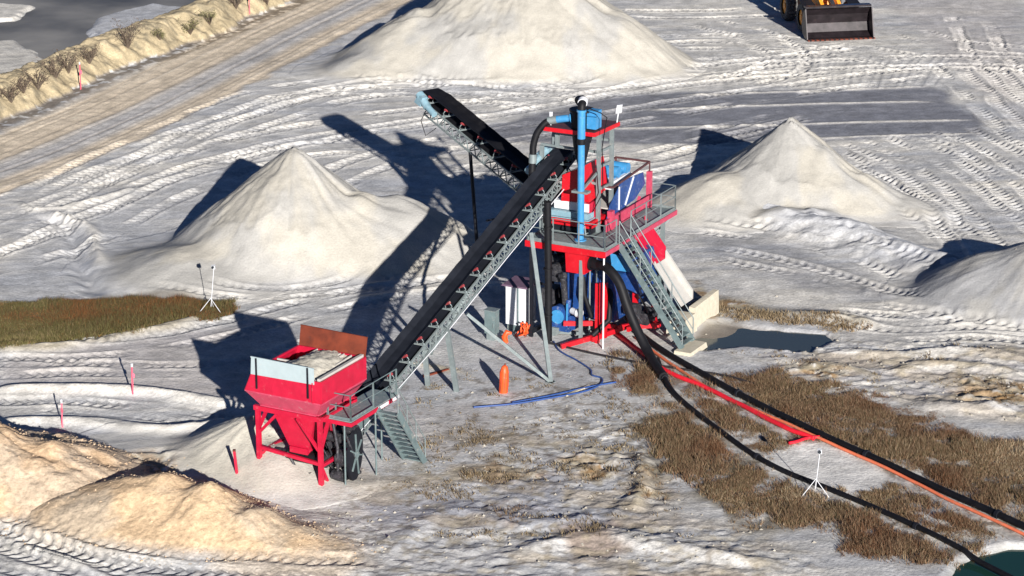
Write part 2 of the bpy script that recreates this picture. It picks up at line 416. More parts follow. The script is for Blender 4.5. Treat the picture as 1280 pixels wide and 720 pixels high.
# rough dug ground at the lower middle, rubble spots
spots = np.zeros(X.shape)
rough = poly_mask(G, [(400, 620), (560, 545), (700, 500), (830, 520), (860, 640), (1000, 690), (1000, 760), (440, 760)], 1.5, 1.2)
rough2 = poly_mask(G, [(900, 440), (1040, 425), (1340, 430), (1340, 540), (1080, 500)], 1, .8)
rid = 1 - np.abs(2 * fbm(X, Y, 1.1, 5, 140, ang=R(-12), st=2.2, gain=.55) - 1)
rid2 = 1 - np.abs(2 * fbm(X, Y, .42, 4, 145, ang=R(-12), st=1.6, gain=.6) - 1)
Hh += (rough + rough2) * ((rid ** 2 - .5) * .035 + (rid2 ** 2 - .5) * .07 + (n0 - .5) * .08 + (fine0 - .5) * .04)
paint(rough * ss(.78, .95, rid), WHITE, .5); paint(rough2 * ss(.72, .95, rid), CREAM, .7)
for k, p in enumerate([[(585, 588), (625, 570), (672, 582), (680, 600), (630, 606)], [(700, 572), (730, 560), (770, 572), (775, 602), (730, 606)],
                       [(600, 640), (640, 628), (668, 640), (640, 655), (605, 655)], [(1190, 470), (1300, 480), (1300, 510), (1200, 505)],
                       [(870, 355), (930, 385), (900, 400), (850, 400)], [(985, 460), (1010, 448), (1070, 470), (1040, 480)],
                       [(780, 560), (820, 600), (835, 622), (800, 625)], [(120, 575), (215, 560), (240, 600), (160, 610)]]):
    m_ = poly_mask(G, p, .5, .9, 1.0, 150 + k)
    rb = fbm(X, Y, .38, 4, 170 + k)
    spots = np.maximum(spots, m_ * ss(.5, .35, rb)); Hh += m_ * ((rb - .45) * .36); paint(m_ * ss(.25, .45, rb), OCHRE * .75, .95); paint(m_ * ss(.56, .46, fbm(X, Y, .6, 4, 190 + k)), CLAY * .7, .9)
    paint(m_ * ss(.62, .72, rb), WHITE, .8)

# smooth damp lanes and stained soil of the trampled lower middle
for p, c, k in (([(460, 632), (560, 628), (700, 636), (800, 640), (860, 655), (700, 668), (560, 655), (470, 650)], WET * 1.5, .7),
                ([(655, 600), (690, 572), (712, 600), (700, 632), (620, 640), (560, 622)], WET * 1.6, .6), ([(770, 560), (800, 560), (806, 600), (780, 628), (740, 640), (770, 605)], LILAC * .85, .7),
                ([(690, 662), (770, 658), (775, 690), (720, 700)], np.array((.36, .27, .21)), .8), ([(470, 520), (600, 500), (640, 545), (560, 575), (470, 560)], ROSE * .8, .5),
                ([(300, 668), (440, 690), (480, 712), (380, 722), (250, 712)], TAN, .6)):
    paint(poly_mask(G, p, .5, .7, 1.2, 333), c, k)
st_ = poly_mask(G, [(790, 520), (840, 505), (960, 600), (1010, 650), (960, 665), (860, 630), (800, 590)], 1.2, 1.2)
paint(st_ * ss(.38, .55, fbm(X, Y, .7, 5, 350)), np.array((.17, .14, .09)), .95)
paint((rough + rough2) * ss(.52, .62, fbm(X, Y, 1.6, 5, 352, ang=R(-10), st=2)), np.array((.40, .33, .24)), .6)
paint(rough * ss(.60, .68, fbm(X, Y, .3, 4, 354)), np.array((.24, .20, .15)), .6)
# tyre tracks: (points, offsets across, width of a tyre, depth, lug height)
random.seed(3)
tracks = [
 ([(-40, 350), (120, 300), (300, 215), (430, 190), (560, 200)], (0, 2.2), .8),
 ([(-40, 318), (100, 262), (250, 205), (420, 165), (600, 140), (860, 100), (1150, 82), (1330, 86)], (0, 2.3, -1.1), .8),
 ([(60, 262), (200, 205), (330, 160), (470, 120), (700, 118), (900, 92), (1100, 70)], (0, 2.1, 3.3), .8),
 ([(130, 235), (220, 190), (330, 140), (420, 118), (560, 125), (720, 135)], (0, 1.6, 3.6), .7),
 ([(300, 330), (470, 215), (640, 175), (800, 150), (1000, 118), (1170, 96)], (0, 2.4), .8),
 ([(560, 230), (780, 205), (900, 178), (1030, 150)], (0, 1.0, 2.6), .8),
 ([(600, 245), (800, 218), (860, 205), (960, 190)], (0, -1.2), .7),
 ([(1030, 180), (1100, 215), (1180, 290), (1210, 345)], (0, 1.0, 2.2), .7),
 ([(1100, 170), (1170, 200), (1250, 260), (1340, 330)], (0, 1.0, 2.0, 3.2), .7),
 ([(1180, 160), (1260, 205), (1340, 260)], (0, 1.2, 2.4), .7),
 ([(1040, 205), (1130, 255), (1200, 300)], (0, 1.1, -1.0), .7),
 ([(1160, 78), (1190, 105), (1240, 150), (1330, 215)], (0, 1.4, 3.6), .9),
 ([(1190, 20), (1215, 70), (1280, 130), (1330, 165)], (0, 2.0), .8),
 ([(1110, 40), (1180, 60), (1330, 72)], (0, 2.2), .8),
 ([(800, 62), (900, 60), (1000, 66), (1120, 84)], (0, 1.8, 3.7), .8),
 ([(860, 30), (930, 50), (960, 78), (900, 100)], (0, 2.4), .7),
 ([(760, 20), (860, 22), (960, 20), (1000, 26)], (0, 2.2), .7),
 ([(-40, 468), (80, 466), (200, 470), (330, 462), (430, 430)], (0, 1.2), .7),
 ([(-40, 452), (100, 446), (250, 428), (400, 392), (520, 372), (640, 360)], (0, 1.9), .7),
 ([(-40, 503), (80, 500), (200, 512), (330, 535)], (0,), .8),
 ([(-40, 516), (80, 514), (200, 524), (300, 545)], (0,), .6),
 ([(-40, 655), (60, 682), (160, 704), (320, 716), (470, 722)], (0, 1.0), .8),
 ([(-40, 672), (60, 705), (160, 740)], (0, 1.1), .8),
 ([(-40, 700), (40, 720), (90, 740)], (0,), .8),
 ([(880, 318), (1000, 345), (1130, 385), (1330, 418)], (0, 1.3), .8),
 ([(1020, 402), (1120, 412), (1230, 410), (1330, 415)], (0, .9, 1.8), .7),
 ([(1120, 425), (1220, 422), (1330, 430)], (0,), .7),
 ([(860, 290), (960, 300), (1080, 330), (1200, 395)], (0, 1.6), .7),
 ([(160, 360), (300, 372), (420, 366), (520, 340)], (0, 1.1), .5),
 ([(430, 560), (600, 540), (740, 520)], (0, 1.8), .5),
 ([(0, 150), (150, 195)], (), .5),
]
nt_ = 0
for p, offs, wd in tracks:
    base = smooth_path(ups(p), 8)
    for of in offs:
        nt_ += 1
        W, b_, s_, al_, L_ = path_field(G, base, abs(of) + wd + .5)
        if b_.size == 0: continue
        x, y = G.X[W], G.Y[W]
        s2 = s_ - of + (fbm(x, y, 4, 2, 200 + nt_) - .5) * .7
        a = np.abs(s2); hw = wd / 2
        inr = 1 - ss(hw - .06, hw + .06, a)
        wear = ss(.25, .55, fbm(x, y, 2.2, 3, 260 + nt_)) * ss(0, 1, al_) * ss(0, 1, L_ - al_)
        lug = np.sin(2 * math.pi * (al_ / .46 + a / .62)); lug = np.tanh(lug * 1.8)
        edge = np.exp(-((a - hw - .1) / .1) ** 2)
        add_h(W, wear * (inr * (-.05 + .042 * lug) + edge * .038 * (.5 + fbm(x, y, .6, 2, 300 + nt_))))
        mm = np.zeros(X.shape); mm[W] = wear * (inr * ss(.1, .8, lug) * .35 + edge * .5); paint(mm, CREAM, .6)
        mm[W] = wear * inr * ss(-.1, -.8, lug) * .28; paint(mm, WET * 1.2, .8)
# scraper fan lines near the loader
for k in range(26):
    x0 = 900 + k * 11 + random.uniform(-4, 4)
    p = [(x0, 112 - random.random() * 8), (x0 + (x0 - 1010) * .08, 88), (x0 + (x0 - 1010) * .22, 66 + random.random() * 6)]
    W, b_, s_, al_, L_ = path_field(G, ups(p), .5)
    add_h(W, .035 * np.exp(-(b_ / .12) ** 2))

# grassy ground
GR1 = [(-40, 384), (60, 378), (150, 372), (215, 370), (285, 378), (283, 392), (200, 408), (120, 424), (60, 432), (-40, 440)]
GR2 = [(862, 474), (900, 468), (1000, 470), (1080, 492), (1140, 520), (1210, 548), (1340, 560), (1340, 672), (1262, 672), (1226, 690),
       (1180, 716), (1110, 712), (1060, 672), (980, 652), (900, 640), (850, 600), (815, 565), (808, 520), (826, 500)]
GR3 = [(745, 446), (800, 442), (836, 452), (846, 470), (830, 500), (790, 490), (760, 470)]
PATCH = [(950, 574), (1000, 552), (1062, 562), (1112, 600), (1085, 620), (1000, 612)]
g1 = poly_mask(G, GR1, .4, .7, 1.3); g2 = poly_mask(G, GR2, .8, 1.6, 2.0); g2b = poly_mask(G, GR2, 2.6, 2.2, 2.0); g3 = poly_mask(G, GR3, .8, 1.2, 1.2)
g4 = poly_mask(G, [(878, 384), (930, 388), (1040, 402), (1080, 410), (1050, 414), (960, 402), (900, 397)], .3, .6, .8)
pt = poly_mask(G, PATCH, .35, .6, .9)
thin = ss(.50, .62, fbm(X, Y, 1.1, 4, 410))
hz = np.zeros(X.shape)
for hp_ in ([(822, 452), (832, 478), (850, 502), (900, 543), (960, 582), (1040, 616), (1130, 654), (1200, 688), (1268, 722)],
            [(757, 362), (772, 390), (796, 418), (830, 443), (884, 474), (963, 517), (1026, 548), (1122, 590), (1200, 626), (1330, 684)],
            [(742, 376), (752, 392), (762, 412), (785, 430), (806, 446), (834, 467), (880, 486), (922, 507), (980, 538), (1017, 552)],
            [(795, 424), (826, 448), (863, 473), (905, 498), (963, 524), (1030, 554), (1126, 596), (1200, 633), (1330, 692)]):
    W, b_, s_, al_, L_ = path_field(G, [(a, b - .35) for a, b in smooth_path(ups(hp_), 6)], 1.6); q = np.zeros(X.shape); q[W] = 1 - ss(.3, .75, b_); hz = np.maximum(hz, q)
hole = ss(.47, .60, fbm(X, Y, .55, 4, 415))
grass = np.clip(g2 * (1 - pt) * (1 - .65 * thin) * (1 - .8 * hole) + g3 * .7 * (1 - thin), 0, 1)
fringe = np.clip(g2b - .3, 0, 1) * (1 - pt) * ss(.45, .6, fbm(X, Y, .6, 4, 418)) * (1 - .9 * hz)
gg = np.clip(.55 * fringe + g1 * (1 - .3 * thin) + grass + g4 * .5 * (1 - thin), 0, 1)
paint(gg, SOIL, .82); paint(pt, WHITE, .85); paint(g1 * ss(.5, .6, fbm(X, Y, 1.5, 3, 430)), OLIVE, .5)
Hh += .05 * gg * (n0 - .5)
grass = grass * (1 - .93 * hz)
# stray dark litter over the trampled ground by the plant
litter = poly_mask(G, [(500, 480), (760, 440), (840, 520), (820, 600), (560, 610)], 1.5, 1)
paint(litter * ss(.60, .68, fbm(X, Y, .35, 4, 440)), SOIL, .55)
paint((rough + rough2) * ss(.62, .70, fbm(X, Y, .5, 4, 450)), OCHRE * .8, .5)

Hh = Hh - .45 * pm1 - .5 * pm2
paint(pm1, SOIL * .9, .8); paint(pm2, np.array((.12, .13, .07)), .8)
# level pads under the plant
cx, cy = wl(0, 12); padm = poly_mask(G, [wl(-4, -1.5), wl(4, -1.5), wl(7.5, 18), wl(7.5, 28), wl(-4, 28)], 2.0, .2, px=False)
Hh *= (1 - .72 * padm)
Hh *= 1 - np.clip(far, 0, 1)
Col *= (1 + .5 * (n0 - .5) + .35 * (n1 - .5))[..., None]
Col = np.clip(Col, .01, .82)

def gz(x, y):
    """ground level at a point"""
    j = int(np.clip(np.searchsorted(xs, x) - 1, 0, NX - 2)); i = int(np.clip(np.searchsorted(ys, y) - 1, 0, NY - 2))
    fx = (x - xs[j]) / (xs[j + 1] - xs[j]); fy = (y - ys[i]) / (ys[i + 1] - ys[i])
    return float((Hh[i, j] * (1 - fx) + Hh[i, j + 1] * fx) * (1 - fy) + (Hh[i + 1, j] * (1 - fx) + Hh[i + 1, j + 1] * fx) * fy)

def sheet(name, X, Y, Z, col, m, keep=None):
    ny, nx = X.shape
    idx = np.arange(nx * ny).reshape(ny, nx)
    q = np.stack([idx[:-1, :-1], idx[:-1, 1:], idx[1:, 1:], idx[1:, :-1]], -1)
    if keep is not None:
        kq = keep[:-1, :-1] | keep[:-1, 1:] | keep[1:, 1:] | keep[1:, :-1]; q = q[kq]
    q = q.reshape(-1, 4)
    used, inv = np.unique(q, return_inverse=True); q = inv.reshape(-1, 4)
    V = np.stack([X.ravel(), Y.ravel(), Z.ravel()], -1)[used]
    cc = np.concatenate([col.reshape(-1, 3), np.ones((nx * ny, 1))], 1)[used]
    me = bpy.data.meshes.new(name)
    me.vertices.add(len(V)); me.vertices.foreach_set('co', V.astype(np.float32).ravel())
    me.loops.add(q.size); me.loops.foreach_set('vertex_index', q.astype(np.int32).ravel())
    me.polygons.add(len(q)); me.polygons.foreach_set('loop_start', np.arange(0, q.size, 4, dtype=np.int32))
    me.polygons.foreach_set('use_smooth', np.ones(len(q), bool))
    me.update(calc_edges=True)
    at = me.color_attributes.new('albedo', 'FLOAT_COLOR', 'POINT'); at.data.foreach_set('color', cc.astype(np.float32).ravel())
    me.materials.append(m)
    o = bpy.data.objects.new(name, me); C.objects.link(o); return o

M['earth'] = earth('sandy_soil', .6, 8.0, mottle=.30); M['pile'] = earth('washed_sand', .45, 11.0, mottle=.13); M['gravel'] = earth('gravelly_sand', 1.0, 6.0, mottle=.38)

# ---- ponds
def water(name, pts, z, colr, ro=.06):
    P = ups(pts, z); me = bpy.data.meshes.new(name)
    me.from_pydata([(x, y, z) for x, y in P], [], [tuple(range(len(P)))]); me.update()
    m, t, b = new_mat('water_' + name)
    b.inputs['Base Color'].default_value = (*colr, 1); b.inputs['Roughness'].default_value = ro; b.inputs['IOR'].default_value = 1.33; b.inputs['Specular IOR Level'].default_value = .5 if ro < .3 else .15
    n = t.nodes.new('ShaderNodeTexNoise'); n.inputs['Scale'].default_value = 5; tc = t.nodes.new('ShaderNodeTexCoord')
    t.links.new(tc.outputs['Object'], n.inputs['Vector']); bp = t.nodes.new('ShaderNodeBump'); bp.inputs['Strength'].default_value = .04
    t.links.new(n.outputs['Fac'], bp.inputs['Height']); t.links.new(bp.outputs['Normal'], b.inputs['Normal'])
    if ro > .3:      # silty shallows
        n.inputs['Scale'].default_value = .12; n.inputs['Detail'].default_value = 7; cr = t.nodes.new('ShaderNodeValToRGB')
        cr.color_ramp.elements[0].position = .4; cr.color_ramp.elements[1].position = .68; cr.color_ramp.elements[0].color = (.085, .09, .1, 1); cr.color_ramp.elements[1].color = (.30, .29, .275, 1)
        t.links.new(n.outputs['Fac'], cr.inputs['Fac']); t.links.new(cr.outputs['Color'], b.inputs['Base Color'])
    me.materials.append(m); o = bpy.data.objects.new(name, me); C.objects.link(o); return tag(o, kind='structure')
def grow(pts, k):
    c = np.mean(pts, 0); return [tuple(c + (np.array(p) - c) * k) for p in pts]
water('pond_water', grow(P1, 1.25), -.11, (.045, .06, .065), .08)
water('pond_water', grow(P2, 1.3), -.2, (.012, .042, .034))
water('settling_water', [(-400, 125), (0, 99), (90, 62), (200, 22), (262, -6), (420, -70), (420, -190), (-400, -190)], -.72, (.15, .15, .15), .6)
# ---------------------------------------------------------------- sand piles
def solve_apex(px, py, front, slope):
    """height and ground point of a pile whose top shows at px,py and whose foot in front shows at row front"""
    a = math.tan(TH + math.atan((py - 360) / F)); yf = up(px, front)[1]
    h = (CH - a * yf) / (1 + a / slope); x, y = up(px, py, h); return x, y, h
def cone_h(x, y, cx, cy, h, sl, rnd=.35, foot=.0):
    d = np.hypot(x - cx, y - cy); d = np.sqrt(d * d + rnd * rnd) - rnd
    return h - sl * d
PG = []
def pile(name, label, cones, col, margin=1.0, rip=.0, m='pile', seed=0, skirt=.0, lump=.0, col2=None, step=.1, group=None, foot=.35, cat='sand pile'):
    """cones: (x, y, h, slope, rounding); blended by a soft maximum over the ground"""
    x0 = min(c[0] - c[2] / c[3] for c in cones) - margin - 2 * foot / .3; x1 = max(c[0] + c[2] / c[3] for c in cones) + margin + 2 * foot / .3
    y0 = min(c[1] - c[2] / c[3] for c in cones) - margin - 2; y1 = max(c[1] + c[2] / c[3] for c in cones) + margin + 2
    gx = np.arange(x0, x1, step); gy = np.arange(y0, y1, step); x, y = np.meshgrid(gx, gy)
    wx = x + (fbm(x, y, 3.5, 3, 500 + seed) - .5) * .9; wy = y + (fbm(x, y, 3.5, 3, 520 + seed) - .5) * .9
    k = 5.0; acc = 0
    for c in cones: acc = acc + np.exp(k * np.clip(cone_h(wx, wy, *c), -3, 20) / 1.0)
    h = np.log(acc) / k
    # soft foot: fold the toe out over the ground
    h = np.where(h < foot * 2, foot * np.exp((h - foot * 2) / foot) + foot, h) - foot if foot > 0 else h
    cx, cy = cones[0][0], cones[0][1]
    ang = np.arctan2(x - cx, y - cy); rad = np.hypot(x - cx, y - cy)
    nr = fbm(ang * 9 + 20, rad * .25, 1, 4, 540 + seed)              # gullies running down the slope
    body = ss(.1, .8, h)
    Hm = max(c[2] for c in cones); hb = Hm * .40 + (fbm(ang * 3 + 7, rad * .12, 1, 4, 545 + seed) - .5) * Hm * .5
    upper = ss(-.06, .06, h - hb) if rip > 0 else np.zeros(h.shape)
    streak = ss(.35, .7, np.sin(ang + .5) * .5 + .5)               # the flank where sand last ran down
    h = h + (-.05 * upper * (1 - streak) * ss(.1, .6, h) if rip > 0 else 0) + body * ((nr - .5) * (.10 + .22 * streak + .05 * upper) + (fbm(x, y, .3, 3, 555 + seed) - .5) * .035 + (fbm(x, y, 1.6, 4, 560 + seed) - .5) * (.12 + lump))
    patch = ss(.46, .56, fbm(x, y, 3.2, 3, 580 + seed) + .12 * ss(.5, 3.5, h) - .03)
    if rip > 0:
        ph = (h * 1.0 + .5 * fbm(x, y, .9, 3, 590 + seed)) * 2 * math.pi / .34
        h = h + upper * (1 - .8 * streak) * rip * (np.sin(ph) * .12 + (fbm(ang * 26, rad * 1.1, 1, 3, 605 + seed) - .5) * 1.9 + (fbm(x, y, .26, 2, 600 + seed) - .5) * 2.4)
    if lump > 0: h = h + body * lump * (fbm(x, y, .4, 3, 610 + seed) - .5) * .5
    # ground level under the pile
    jj = np.clip(np.searchsorted(xs, x) - 1, 0, NX - 2); ii = np.clip(np.searchsorted(ys, y) - 1, 0, NY - 2)
    g = Hh[ii, jj]
    z = g * (1 - ss(.1, .6, h)) + h - .03
    keep = h > .035
    v = fbm(x, y, 2.5, 4, 620 + seed); c_ = np.array(col) * np.ones(x.shape + (3,))
    if col2 is not None: c_ = mixc(c_, np.array(col2), ss(.42, .62, v + .25 * (nr - .5)))
    
    if rip > 0: c_ = c_ * (1 - .10 * upper * (1 - streak))[..., None] * (1 + .05 * (1 - upper))[..., None]
    edge = 1 - ss(.04, .35, h); gc = Col[ii, jj]; c_ = c_ + (gc - c_) * edge[..., None]
    c_ = c_ * (1 + .10 * (fbm(x, y, .5, 3, 630 + seed) - .5))[..., None]
    bx, by = cones[0][0], cones[0][1]
    o = sheet(name, x - bx, y - by, np.where(keep, z, g - .06), np.clip(c_, .01, .8), M[m], keep)
    o.location = (bx, by, 0); PG.append((gx, gy, z, keep))
    return tag(o, label, cat, group)
def pz(x, y):
    """top of whatever ground or pile is here"""
    z = gz(x, y)
    for gx, gy, zz, kp in PG:
        if gx[0] < x < gx[-1] and gy[0] < y < gy[-1]:
            i, j = int((y - gy[0]) / (gy[1] - gy[0])), int((x - gx[0]) / (gx[1] - gx[0]))
            if kp[i, j]: z = max(z, float(zz[i, j]))
    return z
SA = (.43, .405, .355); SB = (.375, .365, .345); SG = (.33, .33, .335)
a = solve_apex(366, 174, 362, .78); b = solve_apex(500, 236, 350, .70); c = solve_apex(452, 232, 352, .74); d = solve_apex(235, 300, 372, .35)
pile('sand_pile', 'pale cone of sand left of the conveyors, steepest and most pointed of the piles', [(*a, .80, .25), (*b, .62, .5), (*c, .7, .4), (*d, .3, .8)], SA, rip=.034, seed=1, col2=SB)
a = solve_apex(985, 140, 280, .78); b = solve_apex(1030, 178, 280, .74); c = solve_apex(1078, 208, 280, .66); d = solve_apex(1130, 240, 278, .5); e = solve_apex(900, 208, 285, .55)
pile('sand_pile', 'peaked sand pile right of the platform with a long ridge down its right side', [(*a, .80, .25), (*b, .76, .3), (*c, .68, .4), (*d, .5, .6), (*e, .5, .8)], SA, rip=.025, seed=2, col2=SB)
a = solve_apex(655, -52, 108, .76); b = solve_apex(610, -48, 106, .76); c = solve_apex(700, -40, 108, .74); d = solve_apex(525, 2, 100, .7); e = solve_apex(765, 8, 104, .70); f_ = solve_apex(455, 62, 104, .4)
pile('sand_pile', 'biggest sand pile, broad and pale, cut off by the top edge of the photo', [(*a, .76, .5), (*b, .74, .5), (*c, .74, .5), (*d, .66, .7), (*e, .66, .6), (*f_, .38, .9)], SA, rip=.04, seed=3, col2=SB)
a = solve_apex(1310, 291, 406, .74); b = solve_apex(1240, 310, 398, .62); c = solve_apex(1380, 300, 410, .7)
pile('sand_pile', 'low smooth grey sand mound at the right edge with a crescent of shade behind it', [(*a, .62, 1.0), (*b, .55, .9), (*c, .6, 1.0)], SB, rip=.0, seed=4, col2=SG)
a = solve_apex(318, 512, 610, .55); b = solve_apex(352, 548, 626, .55); c = solve_apex(240, 548, 590, .4); d = solve_apex(160, 552, 585, .3)
pile('sand_pile', 'low smooth cream mound of spilled sand beneath the red feed hopper', [(*a, .52, .6), (*b, .5, .6), (*c, .4, .8), (*d, .25, .9)], (.54, .51, .44), rip=.0, seed=5, col2=(.50, .47, .42))
a = solve_apex(252, 588, 702, .66); b = solve_apex(200, 578, 690, .6); c = solve_apex(310, 622, 704, .6); d = solve_apex(375, 648, 704, .5); e = solve_apex(430, 672, 706, .35); f_ = solve_apex(105, 606, 672, .4); g_ = solve_apex(150, 584, 684, .5)
pile('gravel_pile', 'tan gravelly pile with a long right shoulder in front of the red hopper', [(*a, .68, .2), (*b, .6, .3), (*c, .62, .3), (*d, .5, .4), (*e, .38, .4), (*f_, .38, .6), (*g_, .45, .5)], (.60, .435, .275), m='gravel', lump=.22, seed=6, col2=(.52, .42, .31), cat='gravel pile')
a = solve_apex(-20, 516, 655, .62); b = solve_apex(55, 538, 655, .5); c = solve_apex(100, 575, 665, .42)
pile('gravel_pile', 'coarse tan rubble pile cut off by the left edge of the photo', [(*a, .6, .4), (*b, .5, .5), (*c, .4, .5)], (.60, .425, .27), m='gravel', lump=.34, seed=7, col2=(.57, .45, .33), cat='gravel pile')
a = solve_apex(874, 392, 412, .5)
pile('sand_pile', 'tiny cream sand spill by the concrete blocks at the pond edge', [(*a, .5, .3), (*solve_apex(892, 400, 413, .4), .4, .3)], (.55, .51, .42), rip=.0, seed=8, lump=.08)
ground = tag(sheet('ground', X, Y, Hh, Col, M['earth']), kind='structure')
# ---------------------------------------------------------------- machinery helpers (plant axes u, v, z)
def thing_m(name, label, cat, u, v, group=None):
    x, y = wl(u, v); e = empty(name, label, cat, x, y, 0, MA, group); e['_u'] = u; e['_v'] = v
    B[e.name] = (u, v, 0); del e['_u'], e['_v']; return e
B = {}
def part(mb, name, m, root, label=None, top=None):
    return mb.build(name, M[m], root, B[(top or root).name], label)
def rail(mb, pts, h=1.05, r=.022, gap=1.15, mid=True, toe=True):
    """posts, top rail and mid rail along a run of points"""
    for a, b in zip(pts[:-1], pts[1:]):
        a, b = Vector(a), Vector(b); L = (b - a).length; n = max(1, round(L / gap)); z = Vector((0, 0, h))
        for i in range(n + 1):
            p = a.lerp(b, i / n); mb.bar(p, p + z, r * 2.1)
        mb.tube([a + z, b + z], r, 6)
        if mid: mb.tube([a + z * .52, b + z * .52], r * .9, 6)
        if toe: mb.bar(a + Vector((0, 0, .05)), b + Vector((0, 0, .05)), .012, .1)
def belt_conveyor(root, A, Bp, width, depth, n_idl, mats=('belt', 'galv'), near=1, off=(0, 0, 0), lift=.34, pul=.24):
    """belt from tail A to head Bp with lattice frame; idlers are parts with rollers as sub-parts"""
    A, Bp = Vector(A), Vector(Bp); d = (Bp - A); L = d.length; d.normalize()
    h = Vector((d.x, d.y, 0)).normalized(); s = Vector((h.y, -h.x, 0)); n = s.cross(d).normalized()
    if n.z < 0: n = -n
    P = lambda t, a, b: A + d * t + s * a + n * b          # along, across, up
    def P2(q, name, m, par=root): return q.build(name, M[m], par, off)
    hw = width / 2
    # carrying strand: a shallow trough, thin rubber; flattens to the head pulley
    mb = MB(); K = 40; rings = []
    for i in range(K + 1):
        t = L * i / K; fl = 1 - max(0, (i / K - .93) / .07); fl2 = min(1, i / 2.0); e = .14 * fl * fl2; sag = .012 * math.sin(i * 2.1)
        prof = [(-hw, e), (-hw * .45, 0), (hw * .45, 0), (hw, e)]
        ring = [P(t, a, b + lift + sag) for a, b in prof] + [P(t, a, b + lift - .022 + sag) for a, b in prof[::-1]]
        rings += ring
    fs = []
    for i in range(K):
        for q in range(8): fs.append((i * 8 + q, i * 8 + (q + 1) % 8, (i + 1) * 8 + (q + 1) % 8, (i + 1) * 8 + q))
    mb.add(rings, fs, False)
    pr = pul
    for t0, sg in ((L, 1), (0, -1)):                       # wrap round the pulleys
        v = []
        for i in range(13):
            an = math.pi * i / 12
            for a in (-hw, hw): v.append(P(t0 + sg * math.sin(an) * pr, a, lift - pr + math.cos(an) * pr))
        mb.add(v, [(2 * i, 2 * i + 1, 2 * i + 3, 2 * i + 2) for i in range(12)], True)
    rr = [P(t, a, lift - 2 * pr + z) for t in (0, L) for a in (-hw, hw) for z in (0, .02)]
    mb.add(rr, [(0, 1, 3, 2), (4, 6, 7, 5), (0, 4, 5, 1), (2, 3, 7, 6), (0, 2, 6, 4), (1, 5, 7, 3)])
    P2(mb, 'belt', mats[0])
    for t0, nm in ((L, 'head_pulley'), (0, 'tail_pulley')):
        q = MB(); q.cyl(P(t0, -hw - .03, lift - pr), P(t0, hw + .03, lift - pr), pr - .02, 20); q.cyl(P(t0, -hw - .22, lift - pr), P(t0, hw + .22, lift - pr), .05, 10)
        for a in (-hw - .18, hw + .18): q.bar(P(t0 - .12, a, lift - pr), P(t0 + .12, a, lift - pr), .1, .18)
        P2(q, nm, 'galv')
    # lattice frame
    fr = MB(); W_ = hw + .09; npan = int(L / (depth * 1.15))
    for a in (-W_, W_):
        fr.bar(P(-.1, a, -.0), P(L + .15, a, -.0), .06, .075); fr.bar(P(.3, a, -depth), P(L - .5, a, -depth), .06, .065)
        for i in range(npan):
            t0, t1 = .3 + (L - .8) * i / npan, .3 + (L - .8) * (i + 1) / npan; tm = (t0 + t1) / 2
            fr.bar(P(t0, a, -depth), P(tm, a, 0), .036); fr.bar(P(tm, a, 0), P(t1, a, -depth), .036)
    for i in range(npan + 1):
        t = .3 + (L - .8) * i / npan; fr.bar(P(t, -W_, -depth), P(t, W_, -depth), .045)
        if i < npan: fr.bar(P(t, -W_, -depth), P(t + (L - .8) / npan, W_, -depth), .03)
    P2(fr, 'lattice_frame', mats[1])
    # idler stations
    for i in range(n_idl):
        t = .5 + (L - 1.1) * i / (n_idl - 1); q = MB()
        q.bar(P(t, -W_, .03), P(t, W_, .03), .1, .05)
        for sg in (-1, 1):
            q.bar(P(t, sg * W_, .03), P(t, sg * (W_ - .02), .12), .05); q.tube([P(t, sg * (hw * .5), .05), P(t, sg * (hw * .5), lift - .1)], .018, 6)
            q.tube([P(t, sg * hw * .62, .05), P(t, sg * (hw + .02), .10), P(t, sg * (hw + .09), .2), P(t, sg * (hw + .04), .30), P(t, sg * (hw - .03), .32)], .02, 6)
        it = P2(q, 'idler', 'galv')
        for sg in (-1, 1):
            q = MB(); q.cyl(P(t, sg * hw * .5, lift - .09), P(t, sg * (hw + .03), lift + .03), .058, 10); P2(q, 'roller', 'roller', it)
        q = MB(); q.cyl(P(t, -hw * .46, lift - .085), P(t, hw * .46, lift - .085), .058, 10); P2(q, 'roller', 'roller', it)
    return P, d, s, n

# ---------------------------------------------------------------- red feed hopper
hp = thing_m('feed_hopper', 'red feed hopper on braced red legs with grey access platform, nearest machine', 'hopper', -1.3, 1.15)
U0, U1, V0, V1 = -2.6, .0, .0, 2.3
mb = MB()      # rim box: four leaning walls, open on top
def wall_quad(mb, p, th=.03):
    a, b, c, d = [Vector(q) for q in p]; n = (b - a).cross(d - a).normalized(); return mb.plate([a, b, c, d], th, n)
bl = dict(a=(-2.92, -.28, 3.42), b=(.24, -.28, 3.42), c=(.24, 2.75, 3.42), d=(-2.92, 2.75, 3.42))
tp = dict(a=(-2.58, -.28, 4.20), b=(.24, -.28, 4.22), c=(.24, 2.75, 4.22), d=(-2.58, 2.75, 4.20))
for i, j in (('a', 'b'), ('b', 'c'), ('c', 'd'), ('d', 'a')): wall_quad(mb, (bl[i], bl[j], tp[j], tp[i]), .04)
for i, j in (('a', 'b'), ('b', 'c'), ('c', 'd'), ('d', 'a')):
    mb.bar(tp[i], tp[j], .07, .06)
mb.bar((-.05, -.34, 3.44), (-.05, -.34, 4.2), .05)
part(mb, 'hopper_box', 'red', hp)
mb = MB()
lo = [(-2.45, .0, 2.86), (-.12, .0, 2.86), (-.12, 2.45, 2.86), (-2.45, 2.45, 2.86)]; hi = [bl[k] for k in 'abcd']
for i in range(4): wall_quad(mb, (lo[i], lo[(i + 1) % 4], hi[(i + 1) % 4], hi[i]), .03)
for i in range(4):
    mb.bar(lo[i], lo[(i + 1) % 4], .16, .05); mb.bar(hi[i], hi[(i + 1) % 4], .09, .05)
part(mb, 'tapered_skirt', 'pinkred', hp, 'faded pinkish tapered skirt')
mb = MB()
